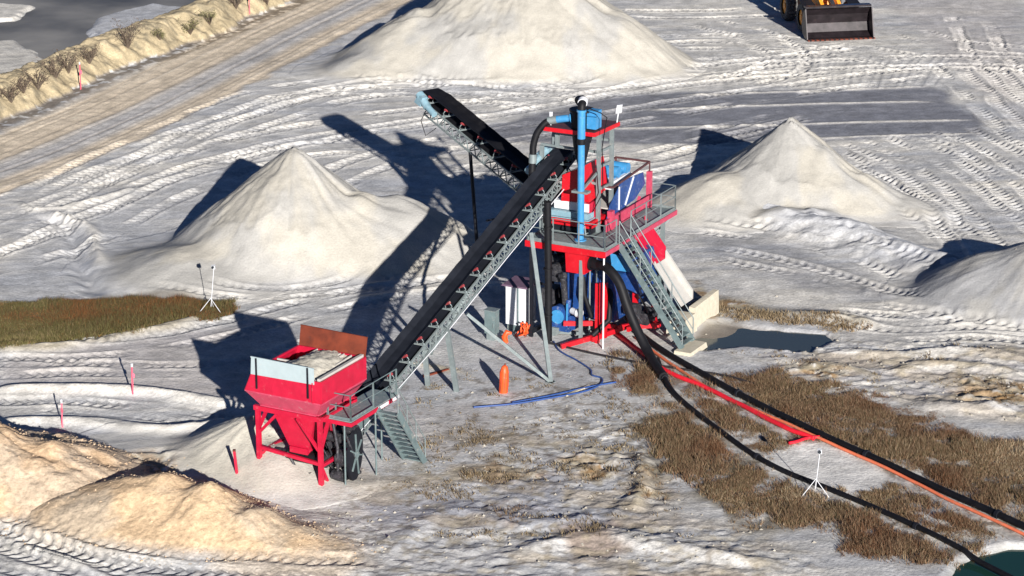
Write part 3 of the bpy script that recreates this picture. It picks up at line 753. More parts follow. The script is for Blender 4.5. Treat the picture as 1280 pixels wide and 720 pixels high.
lo = [(-1.55, .35, 1.35), (-.72, .35, 1.35), (-.72, 2.0, 1.35), (-1.55, 2.0, 1.35)]; hi = [(-2.1, .14, 2.66), (-.3, .14, 2.66), (-.3, 2.2, 2.66), (-2.1, 2.2, 2.66)]
mb.hexa(lo, hi); mb.box(-1.5, -.75, .3, 2.05, 1.12, 1.345); part(mb, 'discharge_chute', 'red', hp)
# grey spill panel, rusty rear plate
mb = MB(); mb.plate([(-2.62, -.33, 4.10), (.02, -.33, 4.14), (.02, -.33, 4.72), (-2.58, -.33, 4.74)], .03, (0, -1, 0))
mb.bar((-2.6, -.345, 4.75), (.02, -.345, 4.73), .05, .04)
pn = part(mb, 'spill_panel', 'palepanel', hp, 'pale grey front panel')
for u in (-2.36, -.22): mb = MB(); mb.bar((u, -.385, 3.6), (u, -.385, 4.74), .055, .04); part(mb, 'panel_strap', 'blackst', pn, top=hp)
mb = MB(); mb.plate([(-2.62, 2.80, 4.1), (.2, 2.80, 4.1), (.2, 2.97, 4.90), (-2.62, 2.97, 4.93)], .03, (0, 1, 0))
mb.bar((-2.62, 2.98, 4.93), (.2, 2.98, 4.9), .05, .04); part(mb, 'rear_plate', 'rust', hp, 'rusty brown rear plate')
# grizzly bars and sand caught in the box
mb = MB()
for i in range(8):
    u = -1.75 + i * .235 + .05 * math.sin(i * 2.2); mb.bar((u, -.2, 4.12 + .03 * (i % 3)), (u + .06, 2.6, 4.24), .045, .09)
mb.bar((.12, -.2, 4.27), (.14, 2.7, 4.3), .12, .1)
mb.bar((-2.5, 1.2, 4.2), (.1, 1.2, 4.2), .06); part(mb, 'grizzly_bar_screen', 'tan', hp)
mb = MB(); rs = random.Random(4); v = []; f = []; nx_, ny_ = 24, 24
for j in range(ny_ + 1):
    for i in range(nx_ + 1):
        a, b = i / nx_, j / ny_; v.append((-2.4 + 2.55 * a, -.22 + 2.9 * b, 4.02 + .42 * max(0, math.sin(a * 3.1) * (.55 + .45 * math.sin(b * 2.6 + .5)) - .45 * max(0, .35 - a)) + rs.uniform(-.05, .05) - (.6 if (a < .28 and b > .45) else 0)))
for j in range(ny_):
    for i in range(nx_): q = j * (nx_ + 1) + i; f.append((q, q + 1, q + nx_ + 2, q + nx_ + 1))
mb.add(v, f, True); M['caked'] = mat('caked_sand', (.50, .47, .40), .9, var=.25, scale=5, dirt=.2, dirtcol=(.2, .16, .14), bump=.8)
part(mb, 'caked_sand', 'caked', hp)
# frame
mb = MB()
for v in (V0, V1): mb.bar((U0 - .15, v, 2.72), (U1 + .1, v, 2.72), .14, .18)
for u in (U0, U1): mb.bar((u, V0, 2.66), (u, V1, 2.66), .12, .14)
part(mb, 'support_frame', 'red', hp)
for a, b in (((U0, V0, 1.22), (U1, V0, 1.02)), ((U0, V1, 1.1), (U1, V1, 1.1)), ((U0, V0, .95), (U0, V1, .95)), ((U1, V0, .95), (U1, V1, .95))):
    mb = MB(); mb.bar(a, b, .11, .12); part(mb, 'lower_beam', 'red', hp)
for u in (U0, U1):
    for v in (V0, V1):
        mb = MB(); mb.bar((u, v, 2.64), (u, v, -.12 if (u, v) != (U0, V0) else .0), .15, upv=(0, 1, 0)); part(mb, 'leg', 'red', hp)
for a, b in (((U0, V0, 1.75), (U0 + .8, V0, 2.6)), ((U1, V0, 1.45), (U1 - .95, V0, 2.6)), ((U0, V0, 1.9), (U0, V0 + .7, 2.6)), ((U1, V0, 1.5), (U1, V0 + .65, 2.6)),
             ((U1, V1, .95), (U1, V1 - .5, .05)), ((U1, V0, .95), (U1, V0 + .5, .05)), ((U0, V1, 1.9), (U0 + .7, V1, 2.6)), ((U1, V1, 1.8), (U1 - .7, V1, 2.6)), ((U1, V1, 1.9), (U1, V1 - .65, 2.6))):
    mb = MB(); mb.bar(a, b, .10); part(mb, 'brace', 'red', hp)
# feeder drive under the chute
mb = MB(); mb.cyl((-1.7, .5, .95), (-.5, .5, .95), .22, 16); mb.cyl((-1.7, 1.9, .95), (-.5, 1.9, .95), .22, 16); mb.box(-1.5, -.7, .5, 1.9, 1.15, 1.19); mb.box(-1.5, -.7, .5, 1.9, .72, .75)
part(mb, 'feeder_belt', 'black', hp)
mb = MB(); mb.cyl((-.5, .6, .9), (-.12, .6, .9), .24, 18); mb.box(-.55, -.2, .95, 1.3, .6, 1.0); mb.cyl((-.5, 1.5, .75), (-.1, 1.5, .75), .33, 20); mb.cyl((-2.15, .45, .95), (-1.75, .45, .95), .17, 14)
mb.cyl((.15, .95, 1.0), (.5, .95, 1.0), .3, 18); mb.cyl((.1, 1.5, 1.9), (.6, 1.5, 1.9), .2, 16); mb.cyl((.0, .8, .35), (.45, .8, .35), .2, 14); mb.cyl((-.3, .9, 1.75), (.3, .9, 1.75), .17, 14); mb.bar((.2, .7, .1), (.2, 2.0, .1), .5, .12); mb.tube([(.5, .7, 2.3), (.6, .9, 1.7), (.62, 1.3, .9), (.5, 1.5, .2)], .045, 8); mb.tube([(.1, .7, 2.4), (.3, .65, 1.5), (.2, .8, .4)], .06, 8); mb.cyl((-.35, 1.1, 1.3), (-.35, 1.7, 1.3), .15, 14); mb.box(-1.1, -.6, .2, .5, .1, .5); mb.tube([(-.3, .9, 1.5), (-.2, 1.1, .9), (-.3, 1.4, .4), (-.1, 1.9, .2)], .04, 8)
mb.tube([(-.2, .4, 1.5), (-.1, .6, 1.1), (-.15, 1.0, .5), (-.3, 1.2, .1)], .035, 8); mb.tube([(-1.6, .3, 1.1), (-1.2, .2, .6), (-.9, .3, .2)], .05, 8)
part(mb, 'feeder_motor', 'machine', hp)
mb = MB(); mb.plate([(.52, 1.35 + .48 * math.cos(a), 1.05 + .95 * math.sin(a) + .25 * math.cos(a)) for a in np.linspace(0, 6.283, 25)[:-1]], .12, (1, 0, 0)); dg = part(mb, 'drive_guard', 'blackst', hp)
mb = MB(); [mb.bar((.66, 1.35, 1.05), (.66, 1.35 + .42 * math.cos(a), 1.05 + .8 * math.sin(a)), .05) for a in (.6, 1.7, 2.8, 3.9, 5.0, 6.1)]; mb.cyl((.64, 1.35, 1.05), (.7, 1.35, 1.05), .13, 14); part(mb, 'guard_spokes', 'galvdark', dg, top=hp)
# access platform with its stair
mb = MB(); mb.box(-.12, .98, .5, 3.75, 2.60, 2.64); part(mb, 'platform_deck', 'grating', hp)
mb = MB(); mb.bar((-.12, .47, 2.53), (1.0, .47, 2.53), .05, .14); mb.bar((1.0, .45, 2.53), (1.0, 3.75, 2.53), .05, .14); part(mb, 'platform_edge', 'red', hp)
mb = MB(); mb.bar((1.03, 2.3, 2.55), (1.03, 3.0, 2.55), .02, .13); mb.bar((1.03, 3.3, 2.55), (1.03, 3.75, 2.55), .02, .13); part(mb, 'scuffed_edge_strip', 'white', hp)
mb = MB(); rail(mb, [(.0, .55, 2.64), (.94, .55, 2.64), (.94, 2.1, 2.64)], .95); rail(mb, [(-.02, .55, 2.64), (-.02, 1.1, 2.64)], .95); rail(mb, [(.94, 3.3, 2.64), (.94, 3.72, 2.64)], .95)
mb.tube([(.94, 2.1, 3.59), (.94, 3.3, 3.59)], .02, 6); mb.tube([(.94, 2.1, 3.1), (.94, 3.3, 3.1)], .02, 6)
part(mb, 'platform_railing', 'galvdark', hp)
for u, v in ((.62, .62), (.95, 2.2), (.35, 3.6)):
    mb = MB(); mb.tube([(u, v, 2.6), (u, v, -.1)], .035, 8); part(mb, 'platform_prop', 'galvdark', hp)
def stair(root, a, b, wvec, n, hand=1.0, mt='galvdark', both=True):
    """flight from top a to bottom b; wvec = width"""
    a, b, wv = Vector(a), Vector(b), Vector(wvec)
    mb = MB()
    for o in (Vector((0, 0, 0)), wv): mb.bar(a + o, b + o, .05, .26)
    st = part(mb, 'stair', mt, root, top=root)
    for i in range(n):
        t = (i + .5) / n; p = a.lerp(b, t); q = MB(); d = (b - a); d.z = 0; d.normalize()
        lo = [p - d * .11, p + d * .11, p + d * .11 + wv, p - d * .11 + wv]
        q.hexa([x - Vector((0, 0, .02)) for x in lo], [x + Vector((0, 0, .02)) for x in lo]); q.build('tread', M[mt], st, B[root.name])
    for o in ((Vector((0, 0, 0)), wv) if both else (wv,)):
        q = MB(); z = Vector((0, 0, hand)); a2, b2 = a + o, b + o
        q.tube([a2 + z, b2 + z], .024, 6); q.tube([a2 + z * .5, b2 + z * .5], .02, 6)
        for t in (0, .33, .66, 1): p = a2.lerp(b2, t); q.tube([p, p + z], .024, 6)
        q.build('handrail', M['galv'], st, B[root.name])
    return st
stair(hp, (1.02, 2.25, 2.55), (1.02, 4.15, -.05), (.85, 0, 0), 11, .95, both=False)

# ---------------------------------------------------------------- long inclined conveyor to the tower
c1 = thing_m('belt_conveyor', 'long straight belt conveyor rising from the red hopper to the tower', 'conveyor', -1.1, 2.4)
SL = .34; zc = lambda v: 1.57 + SL * (v - 6.16) + .44
belt_conveyor(c1, (-1.1, 2.4, zc(2.4)), (-1.1, 21.2, zc(21.2)), .84, .44, 17, off=B[c1.name], lift=.34)
mb = MB(); mb.box(-1.62, -.58, 2.0, 3.6, .62, .66); mb.bar((-1.62, 1.9, .75), (-1.62, 5.2, 1.75), .05, .36); mb.bar((-.56, 1.9, .60), (-.56, 5.6, 1.85), .05, .4); part(mb, 'skirt_board', 'galvdark', c1)
for (u, v, z), foot in (((-.55, 17.1, 4.95), (2.05, 13.85, 0)), ((-.55, 11.7, 3.1), (2.0, 13.9, 0)), ((-1.65, 17.1, 4.95), (-3.9, 14.6, 0)), ((-1.65, 11.7, 3.1), (-3.85, 14.55, 0))):
    mb = MB(); mb.bar((u, v, z), foot, .16, .12); mb.box(foot[0] - .15, foot[0] + .15, foot[1] - .15, foot[1] + .15, -.1, .02); part(mb, 'leg', 'galv', c1)
for v in (8.6,):
    for u in (-.55, -1.65): mb = MB(); mb.bar((u, v + 1.5, zc(v + 1.5) - .44), (u - .2 if u > -1 else u - .4, v + 2.6, -.05), .2, .12); part(mb, 'leg', 'galv', c1)
mb = MB()      # drive on the far side of the head
z = zc(20.9) + .2
mb.cyl((-1.95, 19.7, z - .38), (-1.95, 20.6, z - .05), .16, 16); mb.cyl((-1.95, 20.6, z - .05), (-1.95, 21.1, z + .12), .2, 16); mb.box(-2.1, -1.7, 20.9, 21.4, z - .1, z + .25); mb.cyl((-1.95, 19.55, z - .44), (-1.95, 19.7, z - .38), .18, 16)
part(mb, 'drive_motor', 'palebl', c1)
mb = MB(); mb.tube([(-.5, 3.2, .9), (-.52, 9, zc(9) - .5), (-.52, 15, zc(15) - .52), (-.5, 18.3, zc(18.3) - .55), (-.45, 20.5, zc(20.5) - .55)], .02, 6); part(mb, 'cable_run', 'white', c1)

# ---------------------------------------------------------------- second conveyor, rising away to the left
AZ2 = R(126); H2 = (-3.82, 115.64, 7.0); SL2 = .28; LEN = 11.5
r2 = AZ2 - R(90)
tail = (H2[0] - math.cos(AZ2) * LEN, H2[1] - math.sin(AZ2) * LEN)
c2 = empty('belt_conveyor', 'shorter black belt conveyor rising away from the tower toward the upper left', 'conveyor', tail[0], tail[1], 0, r2)
z0 = H2[2] - SL2 * LEN - .25
P, d_, s_2, n_ = belt_conveyor(c2, (0, 0, z0), (0, LEN, H2[2] - .25), .95, .55, 9, mats=('black', 'galv'), lift=.36)
def p2(mb, name, m, par=c2): return mb.build(name, M[m], par)
mb = MB(); mb.cyl(P(LEN - .1, -.75, .2), P(LEN - .5, -.75, .05), .19, 16); mb.cyl(P(LEN + .25, -.75, .35), P(LEN + .1, -.75, .3), .2, 16); mb.cyl(P(LEN - 1.15, -.78, -.0), P(LEN - .5, -.78, .1), .15, 16)
mb.hexa([P(LEN - .2, -.95, -.05), P(LEN + .3, -.95, -.05), P(LEN + .3, -.58, -.05), P(LEN - .2, -.58, -.05)], [P(LEN - .2, -.9, .4), P(LEN + .2, -.9, .4), P(LEN + .2, -.6, .4), P(LEN - .2, -.6, .4)])
p2(mb, 'drive_motor', 'palebl')
mb = MB(); mb.plate([P(LEN + .2, -.5, .1), P(LEN + .2, .5, .1), P(LEN + 1.15, .05, -.55), P(LEN + 1.15, -.3, -.6)], .03, (0, 0, 1)); p2(mb, 'discharge_deflector', 'blackst')
mb = MB(); mb.tube([P(LEN - .6, -.85, 0), P(LEN - .5, -1.0, -.6), P(LEN - .9, -.9, -1.2), P(LEN - 1.2, -.6, -.7)], .02, 6); p2(mb, 'loose_cable', 'black')
for t in (7.6,):
    for a in (-.55,):
        for zt in (0,):
            top = P(t, a, -.55); mb = MB(); mb.tube([top, (top.x * 1.35, top.y - .9, 0)], .085, 8); p2(mb, 'leg', 'blackst')
for a in (-.5, .5): mb = MB(); mb.bar(P(1.2, a, -.5), (a * 1.1, 1.2, 0), .12); p2(mb, 'leg', 'blackst')
mb = MB(); mb.bar((-.7, 6.0, 2.2), (.7, 6.0, 2.2), .08); mb.hexa([P(.0, -.5, .15), P(2.2, -.5, .15), P(2.2, -.56, .15), P(0, -.56, .15)], [P(0, -.6, .6), P(2.2, -.6, .6), P(2.2, -.66, .6), P(0, -.66, .6)])
mb.hexa([P(.0, .5, .15), P(2.2, .5, .15), P(2.2, .56, .15), P(0, .56, .15)], [P(0, .6, .6), P(2.2, .6, .6), P(2.2, .66, .6), P(0, .66, .6)]); p2(mb, 'loading_skirt', 'blackst')
# ---------------------------------------------------------------- washing tower
tw = thing_m('sand_washing_plant', 'tall red and blue sand washing tower with cyclone, platform and long stair', 'washing plant', .6, 21)
DZ = 4.28
# deck: strip along the front, strip down the right
mb = MB(); mb.box(-1.35, 1.05, 18.25, 19.75, DZ - .05, DZ); mb.box(1.052, 2.25, 18.25, 25.2, DZ - .05, DZ); mb.box(-1.35, 1.05, 19.752, 24.6, DZ - .06, DZ - .01)
part(mb, 'platform_deck', 'grating', tw)
mb = MB(); mb.bar((-1.4, 18.22, DZ - .17), (2.28, 18.22, DZ - .17), .06, .26); mb.bar((-1.38, 18.3, DZ - .17), (-1.38, 24.6, DZ - .17), .06, .26); mb.bar((-1.3, 24.6, DZ - .2), (1.0, 24.6, DZ - .2), .1, .26)
for v in (20, 21.6, 23.2): mb.bar((-1.3, v, DZ - .2), (2.2, v, DZ - .2), .08, .2)
part(mb, 'platform_beam', 'redclean', tw)
mb = MB(); mb.bar((2.28, 18.22, DZ - .14), (2.28, 25.2, DZ - .14), .05, .2); mb.bar((2.25, 25.22, DZ - .14), (1.05, 25.22, DZ - .14), .05, .2); part(mb, 'platform_edge', 'pinkred', tw, 'faded pink edge of the platform')
mb = MB(); rail(mb, [(-1.33, 19.6, DZ), (-1.33, 18.28, DZ), (2.22, 18.28, DZ), (2.22, 19.35, DZ)], 1.05, gap=1.2)
rail(mb, [(2.22, 20.75, DZ), (2.22, 25.15, DZ), (1.1, 25.15, DZ)], 1.05, gap=1.45)
part(mb, 'platform_railing', 'galv', tw)
for p in ((-1.2, 18.4), (1.05, 18.5), (-1.2, 24.4), (1.0, 24.5), (2.0, 24.4), (-1.2, 21.4)):
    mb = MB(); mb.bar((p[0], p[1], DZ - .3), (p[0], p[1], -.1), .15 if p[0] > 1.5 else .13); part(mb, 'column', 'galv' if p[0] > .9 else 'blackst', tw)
mb = MB(); mb.bar((2.22, 25.1, DZ - .2), (1.4, 24.0, DZ - 1.25), .06); mb.bar((2.2, 21.5, DZ - .2), (1.1, 21.2, DZ - 1.2), .06); part(mb, 'brace', 'galv', tw)
for u, v, zt in ((1.08, 19.25, DZ - .3), (1.35, 19.3, DZ - .3), (2.12, 18.42, DZ + 1.0)):
    mb = MB(); mb.tube([(u, v, zt), (u, v, -.05)], .038, 8); part(mb, 'prop', 'white' if u > 2 else 'galv', tw)
stair(tw, (2.28, 19.5, DZ - .05), (5.2, 19.5, .18), (0, 1.08, 0), 17, 1.0)
mb = MB(); mb.hexa([(4.95, 19.2, -.08), (5.75, 19.2, -.08), (5.75, 20.85, -.08), (4.95, 20.85, -.08)], [(4.98, 19.23, .14), (5.7, 19.23, .14), (5.7, 20.82, .14), (4.98, 20.82, .14)]); part(mb, 'stair_footing', 'concrete', tw)
# upper tower
RZ = 8.75
legs = ((.82, 20.5, DZ, RZ - .05), (.9, 21.55, DZ, RZ - .05), (-1.15, 20.6, 7.75, RZ - .05), (-1.15, 21.6, 8.0, RZ - .05), (-1.82, 20.5, DZ - .3, 7.7), (-1.82, 21.6, DZ - .3, 7.95))
for u, v, a, b in legs: mb = MB(); mb.bar((u, v, a), (u, v, b), .15, upv=(0, 1, 0)); part(mb, 'tower_leg', 'galv', tw)
for a, b in [((.86, 20.5, z), (.9, 21.55, z)) for z in (6.15, 7.1, 7.75)] + [((-1.15, 20.6, 8.3), (-1.15, 21.6, 8.3)), ((-1.9, 20.6, 7.72), (.82, 20.5, 7.72)), ((-1.9, 21.6, 7.98), (.9, 21.6, 7.98)), ((-.45, 20.5, 6.5), (.82, 20.5, 6.35)), ((-1.3, 20.5, DZ - .2), (-1.9, 20.5, DZ - .2)), ((-1.3, 21.6, DZ - .2), (-1.9, 21.6, DZ - .2))]:
    mb = MB(); mb.bar(a, b, .07, .1); part(mb, 'tower_cross_member', 'galv', tw)
mb = MB(); a = [(-1.25, 19.55), (1.05, 19.6), (1.15, 21.75), (-1.2, 21.7)]
mb.hexa([(*p, RZ) for p in a], [(*p, RZ + .03) for p in a]); part(mb, 'roof_sheet', 'maroon', tw)
mb = MB(); [mb.bar((*a[i], RZ - .06), (*a[(i + 1) % 4], RZ - .06), .05, .17) for i in range(4)]; part(mb, 'roof_edge', 'redclean', tw)
# cyclone
cu, cv = .22, 20.1
mb = MB(); mb.cyl((cu, cv, 8.85), (cu, cv, 9.5), .44, 24); mb.cyl((cu, cv, 9.5), (cu, cv, 9.58), .52, 24); mb.tube([(cu, cv, 8.85), (cu, cv, 8.0), (cu, cv, 7.1)], [.43, .34, .14], 24)
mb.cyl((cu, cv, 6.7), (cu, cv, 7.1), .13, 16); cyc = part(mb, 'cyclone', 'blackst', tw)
mb = MB(); mb.box(cu + .35, cu + .78, cv - .25, cv + .25, 8.85, 9.6); mb.bar((cu + .45, cv - .35, 9.15), (cu + .86, cv - .35, 9.15), .2, .5); part(mb, 'cyclone_bracket', 'blue', tw)
pu, pv = .68, 19.15
mb = MB(); mb.cyl((pu, pv, DZ + .05), (pu, pv, 8.5), .145, 20); mb.cyl((pu, pv, DZ), (pu, pv, DZ + .04), .26, 8); mb.cyl((pu, pv, 8.56), (pu, pv, 9.75), .165, 20)
mb.cyl((pu, pv, 9.72), (pu, pv, 9.8), .2, 20); up_ = part(mb, 'overflow_pipe', 'blue', tw, 'tall sky blue pipe')
mb = MB(); mb.cyl((pu, pv, 8.36), (pu, pv, 8.60), .185, 20); part(mb, 'pipe_coupling', 'black', up_, top=tw)
mb = MB(); mb.bar((pu - .35, pv + .02, 6.35), (pu + .35, pv + .02, 6.35), .36, .09); mb.bar((pu, pv, 6.35), (.8, 20.5, 6.9), .08); part(mb, 'pipe_bracket', 'galv', up_, top=tw)
mb = MB()
el = [(pu, pv, 9.78), (pu - .02, pv + .08, 10.0), (pu - .1, pv + .35, 10.12), (cu, cv - .3, 10.02), (cu, cv, 9.75), (cu, cv, 9.5)]
mb.tube(smooth_path(el, 5), .17, 16); part(mb, 'overflow_bend', 'black', tw)
mb = MB(); mb.tube([(pu - .02, pv + .12, 10.05), (pu - .08, pv + .3, 10.11)], .2, 20); part(mb, 'bend_band', 'white', tw)
mb = MB(); mb.tube([(cu - .3, cv - .1, 9.2), (cu - 1.0, cv - .3, 9.08)], .15, 16); mb.cyl((cu - .42, cv - .13, 9.18), (cu - .36, cv - .12, 9.19), .24, 16); part(mb, 'inlet_pipe', 'blue', tw)
for q in ([(cu - 1.0, cv - .3, 9.08), (cu - 1.35, cv - .4, 9.0)], [(-1.62, 19.3, 7.62), (-1.62, 19.28, 7.25)]): mb = MB(); mb.tube(q, .165, 16); part(mb, 'hose_clamp', 'galv', tw)
mb = MB(); mb.tube(smooth_path([(cu - 1.3, cv - .4, 9.0), (-1.25, 19.6, 8.88), (-1.5, 19.45, 8.5), (-1.62, 19.35, 8.0), (-1.62, 19.3, 7.6), (-1.62, 19.2, 6.6)], 5), .145, 16); part(mb, 'inlet_hose', 'black', tw)
mb = MB(); mb.tube([(pu + .1, pv, 9.95), (pu + .8, pv + .1, 9.75), (pu + 1.05, pv + .2, 9.55), (pu + .85, pv + .4, 8.9), (pu + .7, pv + .5, 8.2), (pu + .62, pv + .8, 6.2), (.7, 20.2, 5.2)], .022, 6)
mb.tube([(.9, 19.8, 8.8), (.75, 20, 8.5), (.62, 20.1, 8.2)], .02, 6); part(mb, 'power_cable', 'black', tw)
# flood lamp and small sensor on the roof
mb = MB(); mb.tube([(1.1, 21.6, RZ + .02), (1.16, 21.6, RZ + .45)], .03, 8); l_ = part(mb, 'lamp_post', 'white', tw)
mb = MB(); mb.hexa([(1.08, 21.5, RZ + .42), (1.3, 21.55, RZ + .46), (1.3, 21.65, RZ + .46), (1.08, 21.6, RZ + .42)], [(1.18, 21.42, RZ + .8), (1.38, 21.46, RZ + .84), (1.38, 21.54, RZ + .84), (1.18, 21.5, RZ + .8)]); part(mb, 'flood_lamp', 'white', l_, top=tw)
mb = MB(); mb.tube([(-1.1, 19.9, RZ), (-1.1, 19.9, RZ + .6)], .022, 6); mb.box(-1.14, -1.04, 19.85, 19.95, RZ + .4, RZ + .6); part(mb, 'sensor_post', 'white', tw)
# ladder
mb = MB()
for o in (0, .3): mb.bar((.62 + o * .3, 19.75 + o * .6, DZ + .02), (.22 + o * .3, 19.95 + o * .6, 6.2), .05)
for i in range(9): t = (i + .5) / 9; mb.bar((.62 - .4 * t, 19.75 + .2 * t, DZ + 1.92 * t), (.71 - .4 * t, 19.93 + .2 * t, DZ + 1.92 * t), .03)
part(mb, 'ladder', 'galv', tw)
# feed box and screens
mb = MB(); mb.hexa([(-.6, 19.9, 5.6), (.7, 19.9, 5.7), (.7, 21.8, 5.9), (-.6, 21.8, 5.9)], [(-.5, 19.8, 6.75), (.3, 19.85, 7.15), (.3, 22, 7.15), (-.5, 22, 6.75)])
part(mb, 'feed_box', 'redclean', tw, 'bright red sloped feed box')
mb = MB(); mb.box(-.95, .65, 19.95, 20.4, 5.25, 5.6); part(mb, 'spray_tray', 'white', tw)
mb = MB(); mb.box(-1.1, .72, 19.75, 20.3, 4.98, 5.22); mb.box(-1.12, .76, 19.72, 20.35, 4.92, 4.96); part(mb, 'spray_bar', 'palebl', tw)
mb = MB(); mb.box(-1.15, .85, 19.8, 21.2, 4.6, 4.88); part(mb, 'screen_base', 'redclean', tw)
mb = MB(); mb.box(-1.05, .75, 20.0, 21.1, 4.3, 4.598); mb.box(-.15, .55, 20.42, 21.3, 4.9, 5.64); mb.cyl((-.5, 19.9, 4.45), (.3, 19.9, 4.45), .13, 12); part(mb, 'dark_shade_mass', 'blackst', tw)  # black blocks added to stand in for the shade inside the tower
mb = MB(); mb.hexa([(.3, 20.0, 4.9), (.72, 20.0, 4.9), (.72, 21.0, 4.9), (.3, 21.0, 4.9)], [(.3, 20.0, 5.62), (.66, 20.0, 5.62), (.66, 21.0, 5.62), (.3, 21.0, 5.62)]); part(mb, 'side_chute', 'red', tw)
# dewatering screen running back
mb = MB()
for u in (-.35, 1.0): mb.plate([(u, 20.9, 4.75), (u, 21.2, 5.3), (u, 22.3, 6.05), (u, 24.4, 5.95), (u, 24.6, 5.4), (u, 23.6, 4.95)], .04, (1, 0, 0))
sp = part(mb, 'screen_side_plate', 'navy', tw)
mb = MB(); mb.plate([(-.3, 21.2, 5.1), (1.0, 21.2, 5.1), (1.0, 24.5, 5.35), (-.3, 24.5, 5.35)], .05, (0, 0, 1)); part(mb, 'screen_deck', 'tan', tw)
mb = MB(); mb.bar((1.06, 22.6, 4.95), (1.06, 23.4, 6.0), .05, .06); mb.bar((1.06, 22.0, 4.9), (1.06, 22.0, 5.9), .05, .05); part(mb, 'side_plate_rib', 'white', sp, top=tw)
mb = MB(); mb.cyl((.0, 22.6, 6.35), (.75, 22.6, 6.35), .24, 18); mb.cyl((.0, 23.5, 6.3), (.75, 23.5, 6.3), .24, 18); mb.box(.1, .65, 22.4, 23.7, 5.95, 6.15); part(mb, 'vibrator_motor', 'blue', tw)
mb = MB(); mb.hexa([(-.3, 21.4, 5.9), (.95, 21.4, 5.9), (.95, 23.9, 5.95), (-.3, 23.9, 5.95)], [(-.1, 21.6, 6.1), (.8, 21.6, 6.1), (.8, 23.6, 6.12), (-.1, 23.6, 6.12)]); part(mb, 'spray_hood', 'white', tw)
mb = MB(); mb.bar((1.12, 20.6, 4.55), (1.12, 25.0, 4.62), .12, .5); mb.bar((-.5, 20.8, 4.5), (-.5, 24.9, 4.5), .12, .4); mb.bar((1.12, 24.85, 4.3), (1.12, 24.85, 5.9), .2, .2); mb.bar((1.12, 21.1, 4.3), (1.12, 21.1, 5.1), .3, .2); mb.bar((1.12, 23.2, 4.3), (1.12, 23.9, 5.0), .1, .1)
part(mb, 'screen_frame', 'pinkred', tw, 'pinkish red frame of the screen')
mb = MB(); q = [(1.1, 21.3, 6.05), (1.1, 24.9, 6.3), (-.5, 24.9, 6.3), (-.5, 21.3, 6.05)]
[mb.bar(q[i], q[(i + 1) % 4], .07, .08) for i in range(4)]; mb.bar((1.1, 24.9, 6.3), (1.1, 24.9, 5.8), .05); mb.bar((-.5, 24.9, 6.3), (-.5, 24.9, 4.3), .06); part(mb, 'upper_rail_frame', 'maroon', tw)
# red sump box under the front of the deck
mb = MB(); mb.hexa([(.35, 18.5, 3.05), (1.2, 18.5, 3.05), (1.2, 19.4, 3.05), (.35, 19.4, 3.05)], [(.35, 18.4, 3.98), (1.3, 18.4, 3.98), (1.3, 19.5, 3.98), (.35, 19.5, 3.98)])
part(mb, 'collection_box', 'redclean', tw)
mb = MB(); mb.cyl((1.28, 18.9, 3.45), (1.34, 18.9, 3.45), .3, 20); mb.cyl((1.33, 18.9, 3.45), (1.75, 18.8, 3.42), .22, 20)
hs = smooth_path([(1.7, 18.8, 3.45), (2.05, 18.6, 3.5), (2.45, 18.4, 3.4), (2.9, 18.3, 2.95), (3.3, 18.2, 2.1), (3.8, 18.1, 1.2), (4.45, 17.8, .45), (5.1, 17.1, .2), (5.9, 16.2, .12)], 6)
mb.tube(hs, .2, 16); part(mb, 'waste_hose', 'black', tw, 'thick black hose sagging from the red box to the ground')
# blue tank below, pump, motors
mb = MB(); mb.hexa([(-.2, 19.7, .75), (2.0, 19.7, .75), (2.0, 22.9, .75), (-.2, 22.9, .75)], [(-.6, 19.5, 2.75), (2.2, 19.5, 2.75), (2.2, 23.2, 2.75), (-.6, 23.2, 2.75)])
mb.box(-.68, 2.28, 19.42, 23.28, 2.752, 2.84); [mb.bar((u, 19.5, 1.0), (u, 19.42, 2.7), .06) for u in (.0, .75, 1.5)]; part(mb, 'water_tank', 'navy', tw)
mb = MB(); mb.hexa([(1.9, 20.3, 2.2), (2.9, 20.3, 1.9), (2.9, 22.3, 1.9), (1.9, 22.3, 2.2)], [(1.6, 20.2, 3.5), (2.5, 20.2, 3.4), (2.5, 22.4, 3.4), (1.6, 22.4, 3.5)]); part(mb, 'side_launder', 'navy', tw)
mb = MB(); mb.plate([(1.7, 20.1, 2.9), (2.5, 20.1, 2.9), (2.5, 20.1, 3.5), (1.6, 20.1, 3.6)], .03, (0, -1, 0)); part(mb, 'launder_panel', 'blue', tw)
mb = MB(); mb.cyl((-.15, 18.75, .95), (-.15, 19.15, .95), .45, 24); mb.cyl((-.15, 19.15, .95), (-.15, 19.25, .95), .35, 24); mb.tube([(.2, 18.95, 1.1), (.25, 18.95, 1.7)], .13, 14); mb.box(-.45, .35, 18.8, 19.4, .3, .7)
mb.cyl((.5, 18.8, .75), (.5, 19.4, .75), .3, 18); pmp = part(mb, 'slurry_pump', 'navy', tw)
mb = MB(); mb.cyl((-.15, 18.68, .95), (-.15, 18.74, .95), .3, 20); mb.bar((.3, 18.7, .6), (.32, 18.7, 1.6), .06); part(mb, 'pump_guard', 'blue', pmp, top=tw)
mb = MB(); mb.cyl((.75, 18.75, 1.25), (.95, 18.72, 1.25), .18, 18); mb.cyl((.45, 18.9, 1.25), (.75, 18.75, 1.25), .14, 14); part(mb, 'outlet_flange', 'white', tw)
mb = MB(); mb.cyl((-.35, 18.9, 2.9), (-.35, 19.8, 2.9), .26, 18); mb.box(-.7, -.1, 18.9, 19.7, 2.4, 2.62); mb.cyl((.0, 18.7, 2.75), (.25, 18.6, 2.85), .12, 12); mb.tube([(.1, 18.7, 2.7), (.12, 18.8, 2.2), (.1, 18.95, 1.5)], .13, 14)
